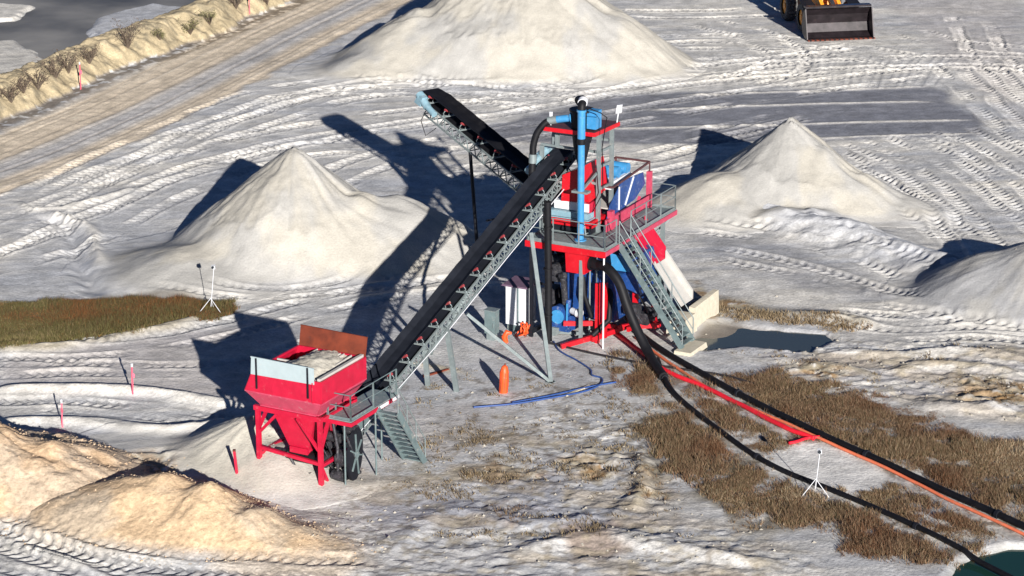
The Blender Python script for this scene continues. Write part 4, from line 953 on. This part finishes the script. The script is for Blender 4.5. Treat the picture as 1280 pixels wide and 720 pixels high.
mb.cyl((-1.3, 20.0, 3.0), (-.6, 20.0, 3.0), .24, 18); mb.box(-1.4, -.5, 20.2, 21.2, 2.0, 2.6); mb.box(-1.3, -.7, 19.5, 20.3, 1.0, 1.8); part(mb, 'drive_motor', 'machine', tw)
mb = MB(); mb.tube([(-.25, 17.98, 6.1), (-.25, 18.0, 5.2), (-.22, 18.02, 3.4), (-.2, 18.02, .1)], .15, 14); [mb.cyl((-.23, 18.01, z), (-.23, 18.01, z + .06), .2, 14) for z in (5.0, 3.2, 1.2)]; part(mb, 'riser_pipe', 'black', tw, 'black upright pipe beside the conveyor')
mb = MB(); mb.tube([(-.5, 19.5, 3.6), (-.8, 20.2, 3.3), (-1.1, 21, 2.6), (-1.3, 22, 1.0)], .16, 12); mb.tube([(1.6, 20.0, 2.7), (1.9, 19.5, 2.0), (2.0, 19.2, 1.0), (1.5, 18.7, .4)], .12, 12); mb.tube([(.8, 19.2, 2.7), (.95, 19.0, 2.0), (1.2, 19.2, 1.0)], .1, 12); part(mb, 'suction_hose', 'black', tw)
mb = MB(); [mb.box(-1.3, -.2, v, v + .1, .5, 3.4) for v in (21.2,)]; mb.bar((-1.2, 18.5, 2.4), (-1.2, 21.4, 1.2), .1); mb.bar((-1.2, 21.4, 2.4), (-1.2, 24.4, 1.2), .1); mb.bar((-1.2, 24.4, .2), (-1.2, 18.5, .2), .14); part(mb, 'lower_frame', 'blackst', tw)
mb = MB(); mb.bar((-.5, 19.1, .14), (1.0, 19.5, .14), .16, .12); mb.box(-.5, -.1, 18.7, 19.3, .2, .45); mb.box(-.5, -.38, 18.9, 19.5, .0, .6); mb.bar((-.6, 20.2, .12), (.9, 20.4, .12), .12); part(mb, 'pump_skid', 'galv', tw)
mb = MB()      # red base skid
for a, b in (((-.1, 20.0, .42), (1.9, 20.1, .42)), ((-.1, 22.8, .42), (2.3, 22.8, .42)), ((1.5, 18.6, .25), (2.6, 21.6, .42)), ((2.5, 20.0, .42), (2.5, 23.0, .42)), ((.2, 18.6, .75), (1.3, 19.2, .75)), ((-.1, 20.0, .42), (-.1, 22.8, .42)),
             ((2.5, 20.4, .42), (3.4, 21.2, .42)), ((2.5, 21.6, .42), (3.4, 21.2, .42)), ((.6, 17.6, .1), (1.6, 19.0, .3)), ((1.8, 19.2, .2), (1.8, 19.2, 2.6)), ((2.0, 20.0, .42), (2.9, 21.2, .42))): mb.bar(a, b, .13, .2)
mb.box(2.4, 2.6, 20.6, 20.8, .4, 1.9); mb.box(2.9, 3.1, 21.4, 21.6, .1, 1.4); mb.box(1.5, 1.66, 18.9, 19.06, .0, 2.6)
part(mb, 'base_skid', 'redclean', tw)
mb = MB(); mb.cyl((2.3, 20.2, 1.3), (2.9, 20.2, 1.3), .26, 16); mb.cyl((2.8, 21.0, 1.0), (3.3, 21.0, 1.0), .2, 16); mb.box(2.4, 3.1, 20.6, 21.4, .5, 1.0); mb.tube([(2.5, 19.8, 2.2), (2.7, 19.9, 1.4), (3.0, 20.2, .8)], .06, 8); mb.tube([(2.9, 20.2, 1.9), (3.1, 20.6, 1.2), (3.0, 21.0, .6)], .05, 8); part(mb, 'side_pump', 'machine', tw)
# discharge chute on the right, red above and pale liner below
def slab(mb, a, b, wv, up, th):
    a, b, wv, up = Vector(a), Vector(b), Vector(wv), Vector(up)
    mb.hexa([a, b, b + wv, a + wv], [a + up * th, b + up * th, b + wv + up * th, a + wv + up * th])
mb = MB(); ch = ((1.75, 21.9, 3.95), (2.75, 21.9, 2.72)); slab(mb, ch[0], ch[1], (0, 1.2, 0), (0, 0, 1), .05); slab(mb, ch[0], ch[1], (0, .06, 0), (0, 0, 1), .3); slab(mb, (1.75, 23.06, 3.95), (2.75, 23.06, 2.72), (0, .06, 0), (0, 0, 1), .5)
part(mb, 'reject_chute', 'red', tw)
mb = MB(); slab(mb, (2.78, 21.96, 2.68), (4.05, 21.96, 1.1), (0, 1.1, 0), (0, 0, 1), .05); slab(mb, (2.78, 23.0, 2.68), (4.05, 23.0, 1.1), (0, .12, 0), (0, 0, 1), .4); slab(mb, (2.78, 21.9, 2.68), (4.05, 21.9, 1.1), (0, .06, 0), (0, 0, 1), .22)
part(mb, 'chute_liner', 'tan', tw, 'pale grey lower run of the chute')
mb = MB(); mb.bar((3.0, 22.0, 2.3), (3.0, 22.0, -.1), .1); mb.bar((3.0, 22.9, 2.3), (3.0, 22.9, -.1), .1); part(mb, 'chute_prop', 'galvdark', tw)
# ---------------------------------------------------------------- loose things round the plant
cb = thing_m('retaining_block', 'cream concrete retaining blocks at the foot of the chute by the pond', 'concrete wall', 4.3, 23)
mb = MB(); mb.hexa([(4.1, 22.5, -.1), (4.5, 22.5, -.1), (4.5, 24.9, -.1), (4.1, 24.9, -.1)], [(4.15, 22.5, .95), (4.4, 22.5, .92), (4.45, 24.9, 1.05), (4.2, 24.9, 1.05)]); part(mb, 'upright_slab', 'concrete', cb)
mb = MB(); mb.hexa([(3.7, 21.2, -.1), (4.6, 21.2, -.1), (4.6, 22.4, -.1), (3.7, 22.4, -.1)], [(3.7, 21.25, .75), (4.5, 21.25, .7), (4.5, 22.38, .75), (3.7, 22.38, .75)]); part(mb, 'low_block', 'concrete', cb)
ct = thing_m('electrical_cabinet', 'tall white electrical cabinet with purple-grey roof under the long conveyor', 'cabinet', -1.95, 18.7)
mb = MB(); mb.box(-2.55, -1.62, 18.66, 19.6, .28, 1.98); part(mb, 'housing', 'white', ct)
mb = MB(); mb.bar((-1.95, 18.63, .28), (-1.95, 18.63, 1.98), .1, .03); mb.box(-2.5, -1.67, 18.70, 19.5, -.05, .28); part(mb, 'plinth', 'galvdark', ct)
mb = MB(); mb.hexa([(-2.7, 18.5, 1.99), (-1.48, 18.5, 1.99), (-1.48, 19.75, 1.99), (-2.7, 19.75, 1.99)], [(-2.65, 18.55, 2.04), (-1.53, 18.55, 2.04), (-1.53, 19.7, 2.10), (-2.65, 19.7, 2.10)]); part(mb, 'roof', 'purple', ct)
mb = MB(); mb.bar((-1.60, 18.75, .4), (-1.60, 18.75, 1.9), .02, .02); mb.box(-1.62, -1.59, 19.0, 19.06, 1.0, 1.15); part(mb, 'door_handle', 'galvdark', ct)
gp = thing_m('control_box', 'grey upright control box left of the white cabinet', 'control box', -2.5, 17.4)
mb = MB(); mb.box(-2.72, -2.24, 17.1, 17.5, .3, 1.3); part(mb, 'housing', 'galvdark', gp)
mb = MB(); mb.box(-2.66, -2.3, 17.16, 17.44, -.05, .3); mb.box(-2.75, -2.21, 17.07, 17.53, 1.3, 1.33); mb.bar((-2.3, 17.08, .6), (-2.3, 17.08, .8), .03, .03); part(mb, 'plinth', 'galv', gp)

def wrapped(label, px, py, h, r, tilt=0):
    x, y = up(px, py); z = gz(x, y)
    e = empty('marker_barrel', label, 'safety marker', x, y, z)
    mb = MB(); mb.tube([(0, 0, -.02), (.01 + tilt * .3, 0, h * .3), (tilt * .7, 0, h * .75), (tilt, 0, h * .95), (tilt, 0, h)], [r * .95, r, r * .97, r * .62, r * .3], 14); mb.build('sleeve', M['orange'], e)
    mb = MB(); mb.tube([(tilt, 0, h), (tilt + .03, .02, h + .08)], .03, 6); [mb.bar((r * math.cos(a), r * math.sin(a), .05), (tilt + r * .95 * math.cos(a), r * .95 * math.sin(a), h * .75), .018) for a in (-2.2, -1.4, -.7)]; mb.build('cap', M['rust'], e); return e
wrapped('tall orange plastic-wrapped barrel standing on open sand before the conveyor legs', 629, 490, 1.12, .19, .06)
def tangle(label, px, py, s):
    x, y = up(px, py); z = gz(x, y); e = empty('safety_netting', label, 'netting', x, y, z); rr = random.Random(px); mb = MB()
    for k in range(9):
        a = rr.uniform(0, 6.28); pts = [(rr.gauss(0, .12) * s, rr.gauss(0, .1) * s, max(.02, rr.gauss(.28, .18)) * s) for _ in range(5)]; mb.tube(smooth_path(pts, 3), .035 * s, 6)
    mb.build('orange_net', M['orange'], e); mb = MB(); mb.tube([(0, 0, 0), (.1, .05, .15), (.05, .1, .3)], .05, 6); mb.build('tie', M['rust'], e)
tangle('crumpled orange netting in front of the right face of the white cabinet', 656, 421, 1.0)
def bag(label, px, py, s):
    x, y = up(px, py); z = gz(x, y); mb = MB(); mb.tube([(-.05, 0, -.02), (-.12 * s, 0, .25 * s), (.0, 0, .45 * s), (.18 * s, 0, .4 * s)], [.11 * s, .13 * s, .12 * s, .05 * s], 10)
    o = mb.build('orange_hose_stub', M['orange'], None); o.location = (x, y, z); tag(o, label, 'hose stub')
bag('short bent orange hose stub below the left corner of the white cabinet', 634, 428, 1.0)
x, y = up(660, 430)

def hit(px, py):
    """first ground met along the sight line"""
    for z in np.arange(6, -1.2, -.04):
        x, y = up(px, py, z)
        if pz(x, y) >= z: return x, y
    return up(px, py)
# tripod spray stands
def tripod(label, px, py, h, lean=0):
    x, y = hit(px, py); z = pz(x, y); e = empty('tripod_stand', label, 'tripod stand', x, y, z)
    mb = MB(); mb.tube([(0, 0, .25), (lean, 0, h)], .015, 8); mb.build('pole', M['white'], e)
    for k, a in enumerate((R(200), R(330), R(85))):
        mb = MB(); mb.tube([(0, 0, .62), (.55 * math.cos(a), .55 * math.sin(a), 0)], .014, 6); mb.build('leg', M['white'], e)
    mb = MB(); mb.hexa([(lean - .07, -.07, h), (lean + .07, -.07, h), (lean + .07, .07, h), (lean - .07, .07, h)], [(lean - .1, -.08, h + .12), (lean + .06, -.1, h + .15), (lean + .06, .05, h + .18), (lean - .1, .06, h + .15)]); hd = mb.build('head', M['white'], e)
    mb = MB(); mb.cyl((lean - .02, -.12, h + .1), (lean - .03, -.19, h + .1), .055, 12); mb.build('lens', M['glass'], hd)
tripod('white tripod stand with a small head at the foot of the left sand cone', 264, 390, 1.95, .18)
tripod('white tripod stand in the brown grass beside the black pipes', 1019, 620, 1.6, .1)

def stake(label, px, py, h, top=True, m='pink'):
    x, y = hit(px, py); z = pz(x, y); e = empty('survey_stake', label, 'stake', x, y, z, random.uniform(-1, 1), 'survey stakes round the yard')
    mb = MB(); mb.bar((0, 0, -.2), (.02, .01, h), .045); st = mb.build('lath', M[m], e)
    if top: mb = MB(); mb.bar((.02, .01, h - .02), (.022, .011, h + .12), .06); mb.build('tip', M['white'], e)
    mb = MB(); mb.plate([(.0, -.03, h * .8), (.1, -.05, h * .72), (.09, -.05, h * .6), (.0, -.03, h * .62)], .01, (0, -1, 0)); mb.build('flagging_tape', M[m], e)
stake('pink stake with white tip on the track left of the hopper shadow', 166, 494, 1.15)
stake('pink stake with white tip above the coarse rubble pile at left', 78, 535, 1.0)
stake('thin pink stake on the yellow berm nearest the top left corner', 101, 112, 1.5)
stake('thin pink stake at the top edge, far end of the berm', 312, 18, 1.5, False)
x, y = hit(297, 593); z = pz(x, y)
e = empty('marker_post', 'dark red square post stuck in the sand by the tan gravel pile', 'post', x, y, z)
mb = MB(); mb.bar((0, 0, -.2), (-.09, 0, .85), .12, .09); mb.build('shaft', M['red'], e); mb = MB(); mb.bar((-.09, 0, .85), (-.095, 0, .9), .14, .1); mb.build('cap', M['rust'], e)

# pipes and hoses over the ground
def hose(name, label, cat, pts, r, m, lift=.6, n=10, wob=0, flat=None, zs=None):
    P = []
    pp = smooth_path([up(*p) for p in pts], 10)
    for i, (x, y) in enumerate(pp):
        z = max(gz(x, y), -.16)
        if zs is not None: z += float(np.interp(i / (len(pp) - 1), np.linspace(0, 1, len(zs)), zs))
        P.append((x, y, z + r * lift + (math.sin(i * .9) * wob)))
    # even the sag out: a pipe bridges small hollows
    Z = np.array([p[2] for p in P]); ker = np.ones(5) / 5; Z2 = np.convolve(np.pad(Z, 2, 'edge'), ker, 'valid'); P = [(p[0], p[1], max(z2, z1 - .02)) for p, z1, z2 in zip(P, Z, Z2)]
    bx, by, bz = P[0]; mb = MB(); mb.tube([(a - bx, b - by, c - bz) for a, b, c in P], r, n, r2=flat)
    o = mb.build(name, M[m]); o.location = (bx, by, bz); return tag(o, label, cat), P
def clamps(o, P, r, ks, m='blackst'):
    for k in ks:
        a, b = Vector(P[k]), Vector(P[k + 1]); d = (b - a).normalized(); mb = MB(); q = a - Vector(P[0]); mb.cyl(q - d * .07, q + d * .07, r * 1.35, 14); mb.build('coupling', M[m], o)
o, P = hose('drain_pipe', 'thick black pipe curving through the grass, the lower of the two', 'pipe', [(822, 452), (832, 478), (850, 502), (900, 543), (960, 582), (1040, 616), (1130, 654), (1200, 688), (1268, 722)], .1, 'black', 1.0)
clamps(o, P, .1, (9, 38, 62))
o, P = hose('drain_pipe', 'thick black pipe running straight from the tower to the right edge, the upper one', 'pipe', [(757, 362), (772, 390), (796, 418), (830, 443), (884, 474), (963, 517), (1026, 548), (1122, 590), (1200, 626), (1330, 684)], .13, 'black', 1.0, zs=[.9, .35, .05, 0, 0, 0, 0, 0, 0, 0])
clamps(o, P, .13, (45, 66, 84))
hose('hose', 'long orange hose lying alongside the upper black pipe', 'hose', [(795, 424), (826, 448), (863, 473), (905, 498), (963, 524), (1030, 554), (1126, 596), (1200, 633), (1330, 692)], .06, 'orhose', 1.3, wob=.012)
hose('hose', 'wide red hose from the tower base ending in the brown grass', 'hose', [(742, 376), (752, 392), (762, 412), (785, 430), (806, 446), (834, 467), (880, 486), (922, 507), (980, 538), (1017, 552)], .095, 'redhose', 1.0, wob=.02)
hose('hose', 'short red hose turned back on itself over the pale sand patch', 'hose', [(1024, 550), (1008, 552), (996, 556), (986, 558)], .06, 'redhose', 1.4)
hose('hose', 'blue hose snaking from the tower base and doubling back over bare sand', 'hose', [(692, 428), (700, 440), (722, 452), (738, 463), (740, 470), (752, 474), (750, 482), (728, 491), (680, 500), (640, 506), (592, 510)], .036, 'bluehose', 1.2)
hose('hose', 'straight blue hose lying beside the curved blue hose', 'hose', [(640, 504), (690, 495), (735, 485), (770, 479)], .034, 'bluehose', 1.2)
hose('cable', 'thin dark cable running from the conveyor foot to the grass', 'cable', [(686, 430), (740, 443), (800, 455), (845, 462), (900, 470), (944, 481)], .05, 'blackst2', 1.2)
x, y = up(860, 470)
def blk(label, px, py, L, az, w_, h_, m, name='timber_plank', cat='plank'):
    x, y = up(px, py); mb = MB(); mb.bar((-L / 2, 0, h_ / 2), (L / 2, 0, h_ / 2), w_, h_); o = mb.build(name, M[m]); o.location = (x, y, gz(x, y)); o.rotation_euler = (0, 0, az); tag(o, label, cat)
blk('pale plank lying on the sand between the orange barrel and conveyor foot', 722, 489, 1.5, R(50), .12, .05, 'concrete')
blk('dark broken timber lying left of the orange barrel', 545, 467, 1.3, R(40), .09, .07, 'rust')

# ---------------------------------------------------------------- wheel loader
lx, ly = up(1051, 50)
ld = empty('wheel_loader', 'yellow wheel loader with wide worn bucket lowered, cut off by the top edge', 'wheel loader', lx, ly, .02, R(11))
S = 1.0
def L(mb, name, m, par=ld, label=None): return mb.build(name, M[m], par, label=label)
mb = MB(); wB = 2.15; prof = [(0, .02), (.55, .05), (1.05, .28), (1.25, .75), (1.15, 1.25), (.85, 1.6), (.62, 1.7)]   # y back, z up; mouth faces -y
prof = [(y, z * 1.12) for y, z in prof]; n_p = len(prof); th = .07
v = [];
for x in (-wB, wB):
    v += [(x, y, z) for y, z in prof]
for x in (-wB, wB):
    v += [(x, y + th, z - .02) for y, z in prof]
f = []
for i in range(n_p - 1):
    f.append((i, i + 1, n_p + i + 1, n_p + i)); f.append((2 * n_p + i, 3 * n_p + i, 3 * n_p + i + 1, 2 * n_p + i + 1))
f += [(0, n_p, 3 * n_p, 2 * n_p), (n_p - 1, 3 * n_p - 1, 4 * n_p - 1, 2 * n_p - 1)[:4]]
f[-1] = (n_p - 1, 2 * n_p - 1, 4 * n_p - 1, 3 * n_p - 1)
mb.add(v, f, False)
for x in (-wB, wB): mb.plate([(x, y, z) for y, z in prof], .06 if x > 0 else -.06, (1, 0, 0))
bk = L(mb, 'bucket', 'bucket')
mb = MB(); mb.bar((-wB - .05, -.08, .05), (wB + .05, -.08, .05), .3, .06); L(mb, 'cutting_edge', 'rust', bk, 'rusty cutting edge')
mb = MB(); [mb.bar((x, -.25, .05), (x, -.05, .08), .12, .07) for x in np.linspace(-wB + .1, wB - .1, 14)]; L(mb, 'bucket_teeth', 'bucket', bk)
mb = MB(); mb.bar((-wB, .9, 1.98), (wB, .9, 1.98), .5, .12); L(mb, 'spill_guard', 'bucket', bk)
for sx in (-1, 1):
    mb = MB(); mb.bar((sx * .55, 1.62, 1.15), (sx * .6, 3.6, 2.3), .22, .5); L(mb, 'lift_arm', 'yellow')
    mb = MB(); mb.box(sx * .55 - .02, sx * .55 + .3 * sx if sx > 0 else sx * .55 + .02, 2.2, 2.5, 1.5, 1.9) if False else mb.cyl((sx * .9, 2.3, 1.55), (sx * .9, 2.55, 1.55), .16, 12); L(mb, 'headlight', 'white')
    for yy in (2.75, 6.4):
        mb = MB(); r_ = .95; segs = 36; v = []
        w0, w1 = sx * 1.15, sx * 1.85
        prof_t = [(0, .55), (0, .9), (.12, .97), (.35, 1.0), (.58, .97), (.7, .9), (.7, .55)]
        for i in range(segs):
            a = 2 * math.pi * i / segs
            for j, (q, rr) in enumerate(prof_t):
                k = 1.0 + (.035 if (i % 2 == 0 and 1 < j < 5) else -.02 if 1 < j < 5 else 0); v.append((w0 + (w1 - w0) * q / .7, yy + rr * r_ * k * math.cos(a), .93 + rr * r_ * k * math.sin(a)))
        np_ = len(prof_t); mb.add(v, [(i * np_ + j, i * np_ + j + 1, ((i + 1) % segs) * np_ + j + 1, ((i + 1) % segs) * np_ + j) for i in range(segs) for j in range(np_ - 1)])
        wh = L(mb, 'tyre', 'tyre')
        mb = MB(); mb.cyl((sx * 1.25, yy, .93), (sx * 1.75, yy, .93), .53, 20); mb.cyl((sx * 1.75, yy, .93), (sx * 1.82, yy, .93), .2, 12); L(mb, 'rim', 'yellow', wh)
mb = MB(); mb.bar((0, 1.6, 1.6), (0, 2.6, 2.2), .28, .3); mb.cyl((0, 2.3, 2.1), (0, 3.3, 2.3), .12, 12); mb.box(-.3, .3, 1.42, 1.7, .6, 1.7); L(mb, 'tilt_linkage', 'machine')
mb = MB(); mb.box(-.75, .75, 2.2, 4.2, .8, 1.6); mb.hexa([(-.7, 3.2, 1.6), (.7, 3.2, 1.6), (.7, 4.2, 1.6), (-.7, 4.2, 1.6)], [(-.5, 3.4, 2.3), (.5, 3.4, 2.3), (.5, 4.2, 2.3), (-.5, 4.2, 2.3)]); mb.box(-1.1, 1.1, 2.85, 3.0, .8, 1.05); L(mb, 'front_frame', 'yellow')
mb = MB(); mb.box(-.85, .85, 4.5, 8.2, .9, 1.5); mb.hexa([(-.95, 6.0, 1.5), (.95, 6.0, 1.5), (.95, 8.4, 1.4), (-.95, 8.4, 1.4)], [(-.85, 6.0, 2.5), (.85, 6.0, 2.5), (.85, 8.3, 2.2), (-.85, 8.3, 2.2)]); mb.box(-1.9, 1.9, 5.5, 7.6, 1.95, 2.03); L(mb, 'engine_body', 'yellow')
mb = MB(); mb.hexa([(-.8, 4.3, 1.55), (.8, 4.3, 1.55), (.8, 5.9, 1.55), (-.8, 5.9, 1.55)], [(-.7, 4.5, 3.3), (.7, 4.5, 3.3), (.7, 5.9, 3.3), (-.7, 5.9, 3.3)]); cbn = L(mb, 'cab', 'glass')
mb = MB(); mb.box(-.82, .82, 4.35, 6.0, 3.3, 3.42); [mb.bar((sx * .78, 4.3, 1.55), (sx * .68, 4.5, 3.3), .1) for sx in (-1, 1)]; [mb.bar((sx * .8, 5.9, 1.55), (sx * .7, 5.9, 3.3), .1) for sx in (-1, 1)]; L(mb, 'cab_roof', 'yellow', cbn)
for sx in (-1, 1): mb = MB(); mb.plate([(sx * 1.1, 2.0, 1.75), (sx * 1.9, 2.0, 1.75), (sx * 1.9, 3.6, 2.1), (sx * 1.1, 3.6, 2.1)], .05, (0, 0, 1)); L(mb, 'fender', 'blackst')

# ---------------------------------------------------------------- grass and shrubs
M['blade'] = None
def blades(name, label_kind, mask, xr, yr, n, hmin, hmax, cols, seed, width=.022, per=5, skip=0.0):
    rs = np.random.RandomState(seed)
    px = rs.uniform(*xr, n); py = rs.uniform(*yr, n)
    j = np.clip(np.searchsorted(xs, px) - 1, 0, NX - 2); i = np.clip(np.searchsorted(ys, py) - 1, 0, NY - 2)
    keep = rs.rand(n) < mask[i, j] ** 1.2; px, py, i, j = px[keep], py[keep], i[keep], j[keep]; m = len(px)
    base = Hh[i, j]
    clump = fbm(px, py, 1.3, 3, seed); clump2 = fbm(px, py, 4, 3, seed + 9)
    N = m * per
    bx = np.repeat(px, per) + rs.normal(0, .07, N); by = np.repeat(py, per) + rs.normal(0, .07, N); bz = np.repeat(base, per) - .02
    hh = np.repeat(hmin + (hmax - hmin) * np.clip(clump * 2 - .5, 0, 1.3), per) * rs.uniform(.5, 1.15, N)
    a = rs.uniform(0, 2 * np.pi, N); ln = rs.uniform(.1, 1.0, N) * hh; la = rs.uniform(0, 2 * np.pi, N); hh = hh * np.where(rs.rand(N) < .06, 1.5, 1.0)
    wx, wy = np.cos(a) * width, np.sin(a) * width
    V = np.stack([np.stack([bx - wx, by - wy, bz], -1), np.stack([bx + wx, by + wy, bz], -1), np.stack([bx + np.cos(la) * ln, by + np.sin(la) * ln, bz + hh], -1)], 1)
    cc = np.array(cols); t = np.clip(np.repeat(clump2, per) * 1.5 - .25 + rs.normal(0, .22, N), 0, .999) * (len(cols) - 1); k = np.floor(t).astype(int); fr = (t - k)[:, None]
    col = cc[k] * (1 - fr) + cc[np.minimum(k + 1, len(cols) - 1)] * fr; col = col * rs.uniform(.7, 1.3, (N, 1))
    me = bpy.data.meshes.new(name); me.vertices.add(3 * N); me.vertices.foreach_set('co', V.astype(np.float32).ravel())
    me.loops.add(3 * N); me.loops.foreach_set('vertex_index', np.arange(3 * N, dtype=np.int32)); me.polygons.add(N); me.polygons.foreach_set('loop_start', np.arange(0, 3 * N, 3, dtype=np.int32)); me.update(calc_edges=True)
    at = me.color_attributes.new('albedo', 'FLOAT_COLOR', 'POINT'); at.data.foreach_set('color', np.repeat(np.concatenate([col, np.ones((N, 1))], 1), 3, 0).astype(np.float32).ravel())
    mt, t_, b = new_mat(name + '_straw'); vc = t_.nodes.new('ShaderNodeVertexColor'); vc.layer_name = 'albedo'; t_.links.new(vc.outputs['Color'], b.inputs['Base Color']); b.inputs['Roughness'].default_value = .7; b.inputs['Specular IOR Level'].default_value = .15
    me.materials.append(mt); o = bpy.data.objects.new(name, me); C.objects.link(o); return tag(o, kind='stuff')
BR = [(.15, .075, .04), (.09, .058, .038), (.24, .16, .10), (.11, .095, .05), (.17, .09, .05), (.34, .27, .18)]
blades('dry_grass', '', grass, (4, 20), (78, 101), 230000, .06, .30, BR, 11, width=.013)
blades('marsh_grass', '', g1, (-26, -11), (95, 106), 110000, .08, .32, [(.22, .085, .03), (.10, .06, .03), (.09, .08, .035), (.13, .12, .04), (.24, .18, .10)], 12, width=.013)
blades('bank_scrub', '', g4 * .6, (6, 18), (99, 109), 26000, .06, .22, [(.16, .11, .07), (.26, .20, .12), (.10, .07, .05)], 13)
blades('fringe_weeds', '', fringe * .55, (3, 21), (77, 102), 90000, .04, .2, BR, 16, width=.012)
blades('rubble_scrub', '', spots * .8 + st_ * .35 * ss(.45, .6, fbm(X, Y, .5, 3, 470)), (-16, 22), (79, 108), 70000, .04, .18, [(.20, .12, .06), (.12, .085, .05), (.27, .20, .12)], 18, width=.012)
blades('sparse_weeds', '', litter * ss(.55, .68, fbm(X, Y, .8, 3, 460)) * .35 + (rough + rough2) * ss(.60, .70, fbm(X, Y, .9, 3, 461)) * .3, (-6, 20), (80, 103), 50000, .05, .16, [(.12, .09, .06), (.22, .17, .1)], 14)
# dead shrubs on the berm
def shrub(i, px, py, s, dark):
    rr = random.Random(i * 7 + 3); x, y = up(px, py); z = gz(x, y)
    x, y = hit(px, py); z = gz(x, y)
    e = empty('shrub', '%s on the yellow berm, %s' % SHN[i], 'shrub', x, y, z, 0, 'shrubs along the berm')
    st = MB(); tw_ = MB()
    for k in range(int(9 + 6 * s)):
        a = rr.uniform(0, 6.28); l = s * rr.uniform(.5, 1.1); sp = rr.uniform(.2, .75)
        p1 = Vector((math.cos(a) * sp * l * .5, math.sin(a) * sp * l * .5, l * .5)); p2_ = Vector((math.cos(a) * sp * l * 1.1, math.sin(a) * sp * l * 1.1, l * rr.uniform(.75, 1.0)))
        st.tube([(0, 0, -.05), p1, p2_], [.025, .018, .008], 5)
        for q in range(16):
            t = rr.uniform(.3, 1); c = p1.lerp(p2_, t) + Vector((rr.gauss(0, .12), rr.gauss(0, .12), rr.gauss(0, .1))) * s
            d1 = Vector((rr.gauss(0, 1), rr.gauss(0, 1), rr.gauss(0, 1))).normalized() * .08; d2 = Vector((rr.gauss(0, 1), rr.gauss(0, 1), rr.gauss(0, 1))).normalized() * .05
            tw_.add([c - d1, c + d2, c + d1], [(0, 1, 2)])
    st.build('stem', M['twig'], e); tw_.build('foliage', M['leafd' if dark else 'leafo'], e)
M['twig'] = mat('dead_twig', (.10, .075, .055), .8); M['leafd'] = mat('withered_leaf', (.10, .07, .05), .8, var=.5, scale=9); M['leafo'] = mat('olive_leaf', (.13, .12, .05), .8, var=.5, scale=9)
SHN = [('Small brown shrub', 'nearest the left edge'), ('Brown shrub', 'second from the left edge'), ('Wide brown shrub', 'third from the left edge'), ('Brown shrub', 'just left of the berm stake'), ('Thin dark shrub', 'right beside the berm stake'),
       ('Leaning brown shrub', 'just right of the berm stake'), ('Large round brown shrub', 'halfway along and alone'), ('Low olive shrub', 'just past the large round one'), ('Olive shrub', 'middle of the greener stretch'), ('Wide olive shrub', 'right of the middle of the green stretch'),
       ('Dark tall shrub', 'near its far end'), ('Low dark shrub', 'at the top edge of the photo')]
SHN = [(a, b) for a, b in SHN]
for i, (px, py, s, dk) in enumerate([(14, 130, 1.1, 1), (30, 118, .9, 1), (48, 112, 1.2, 1), (70, 98, 1.3, 1), (86, 95, 1.3, 1), (112, 80, 1.2, 1), (160, 62, 1.7, 1), (200, 52, .7, 0), (238, 44, 1.0, 0), (262, 32, 1.0, 0), (295, 12, 1.2, 1), (334, 8, .8, 1)]): shrub(i, px, py, s, dk)
# loose lumps and clods
def clods(name, mask, xr, yr, n, smin, smax, col, seed):
    rs = np.random.RandomState(seed); V = []; Fc = []
    ico = [(0, 0, 1), (.9, 0, .2), (.2, .85, .3), (-.8, .5, .1), (-.7, -.6, .25), (.3, -.9, .15), (.1, 0, -.6)]
    fi = [(0, 1, 2), (0, 2, 3), (0, 3, 4), (0, 4, 5), (0, 5, 1), (6, 2, 1), (6, 3, 2), (6, 4, 3), (6, 5, 4), (6, 1, 5)]
    while n > 0:
        x, y = rs.uniform(*xr), rs.uniform(*yr); j = min(NX - 2, int(np.searchsorted(xs, x))); i = min(NY - 2, int(np.searchsorted(ys, y)))
        n -= 1
        if rs.rand() > mask[i, j]: continue
        s = smin + (smax - smin) * rs.rand() ** 4; a = rs.uniform(0, 6.28); o = len(V); z = pz(x, y)
        for p in ico: k = s * rs.uniform(.7, 1.3); V.append((x + (p[0] * math.cos(a) - p[1] * math.sin(a)) * k, y + (p[0] * math.sin(a) + p[1] * math.cos(a)) * k, z + p[2] * k * .7))
        Fc += [tuple(q + o for q in t) for t in fi]
    mb = MB(); mb.add(V, Fc); o = mb.build(name, M[col]); tag(o, kind='stuff')
M['clod'] = mat('soil_clod', (.36, .33, .28), .9, var=.35, scale=1.5); M['stone'] = mat('tan_stone', (.50, .37, .25), .9, var=.35, scale=1.2)
clods('soil_clods', np.clip(rough + rough2 + .08 * padm + .02, 0, 1), (-14, 22), (78, 108), 7000, .012, .09, 'clod', 5)
clods('gravel_stones', poly_mask(G, [(-40, 520), (120, 560), (260, 590), (470, 690), (440, 712), (250, 712), (-40, 665)], .3, .3), (-20, -3), (78, 92), 9000, .012, .06, 'stone', 6)
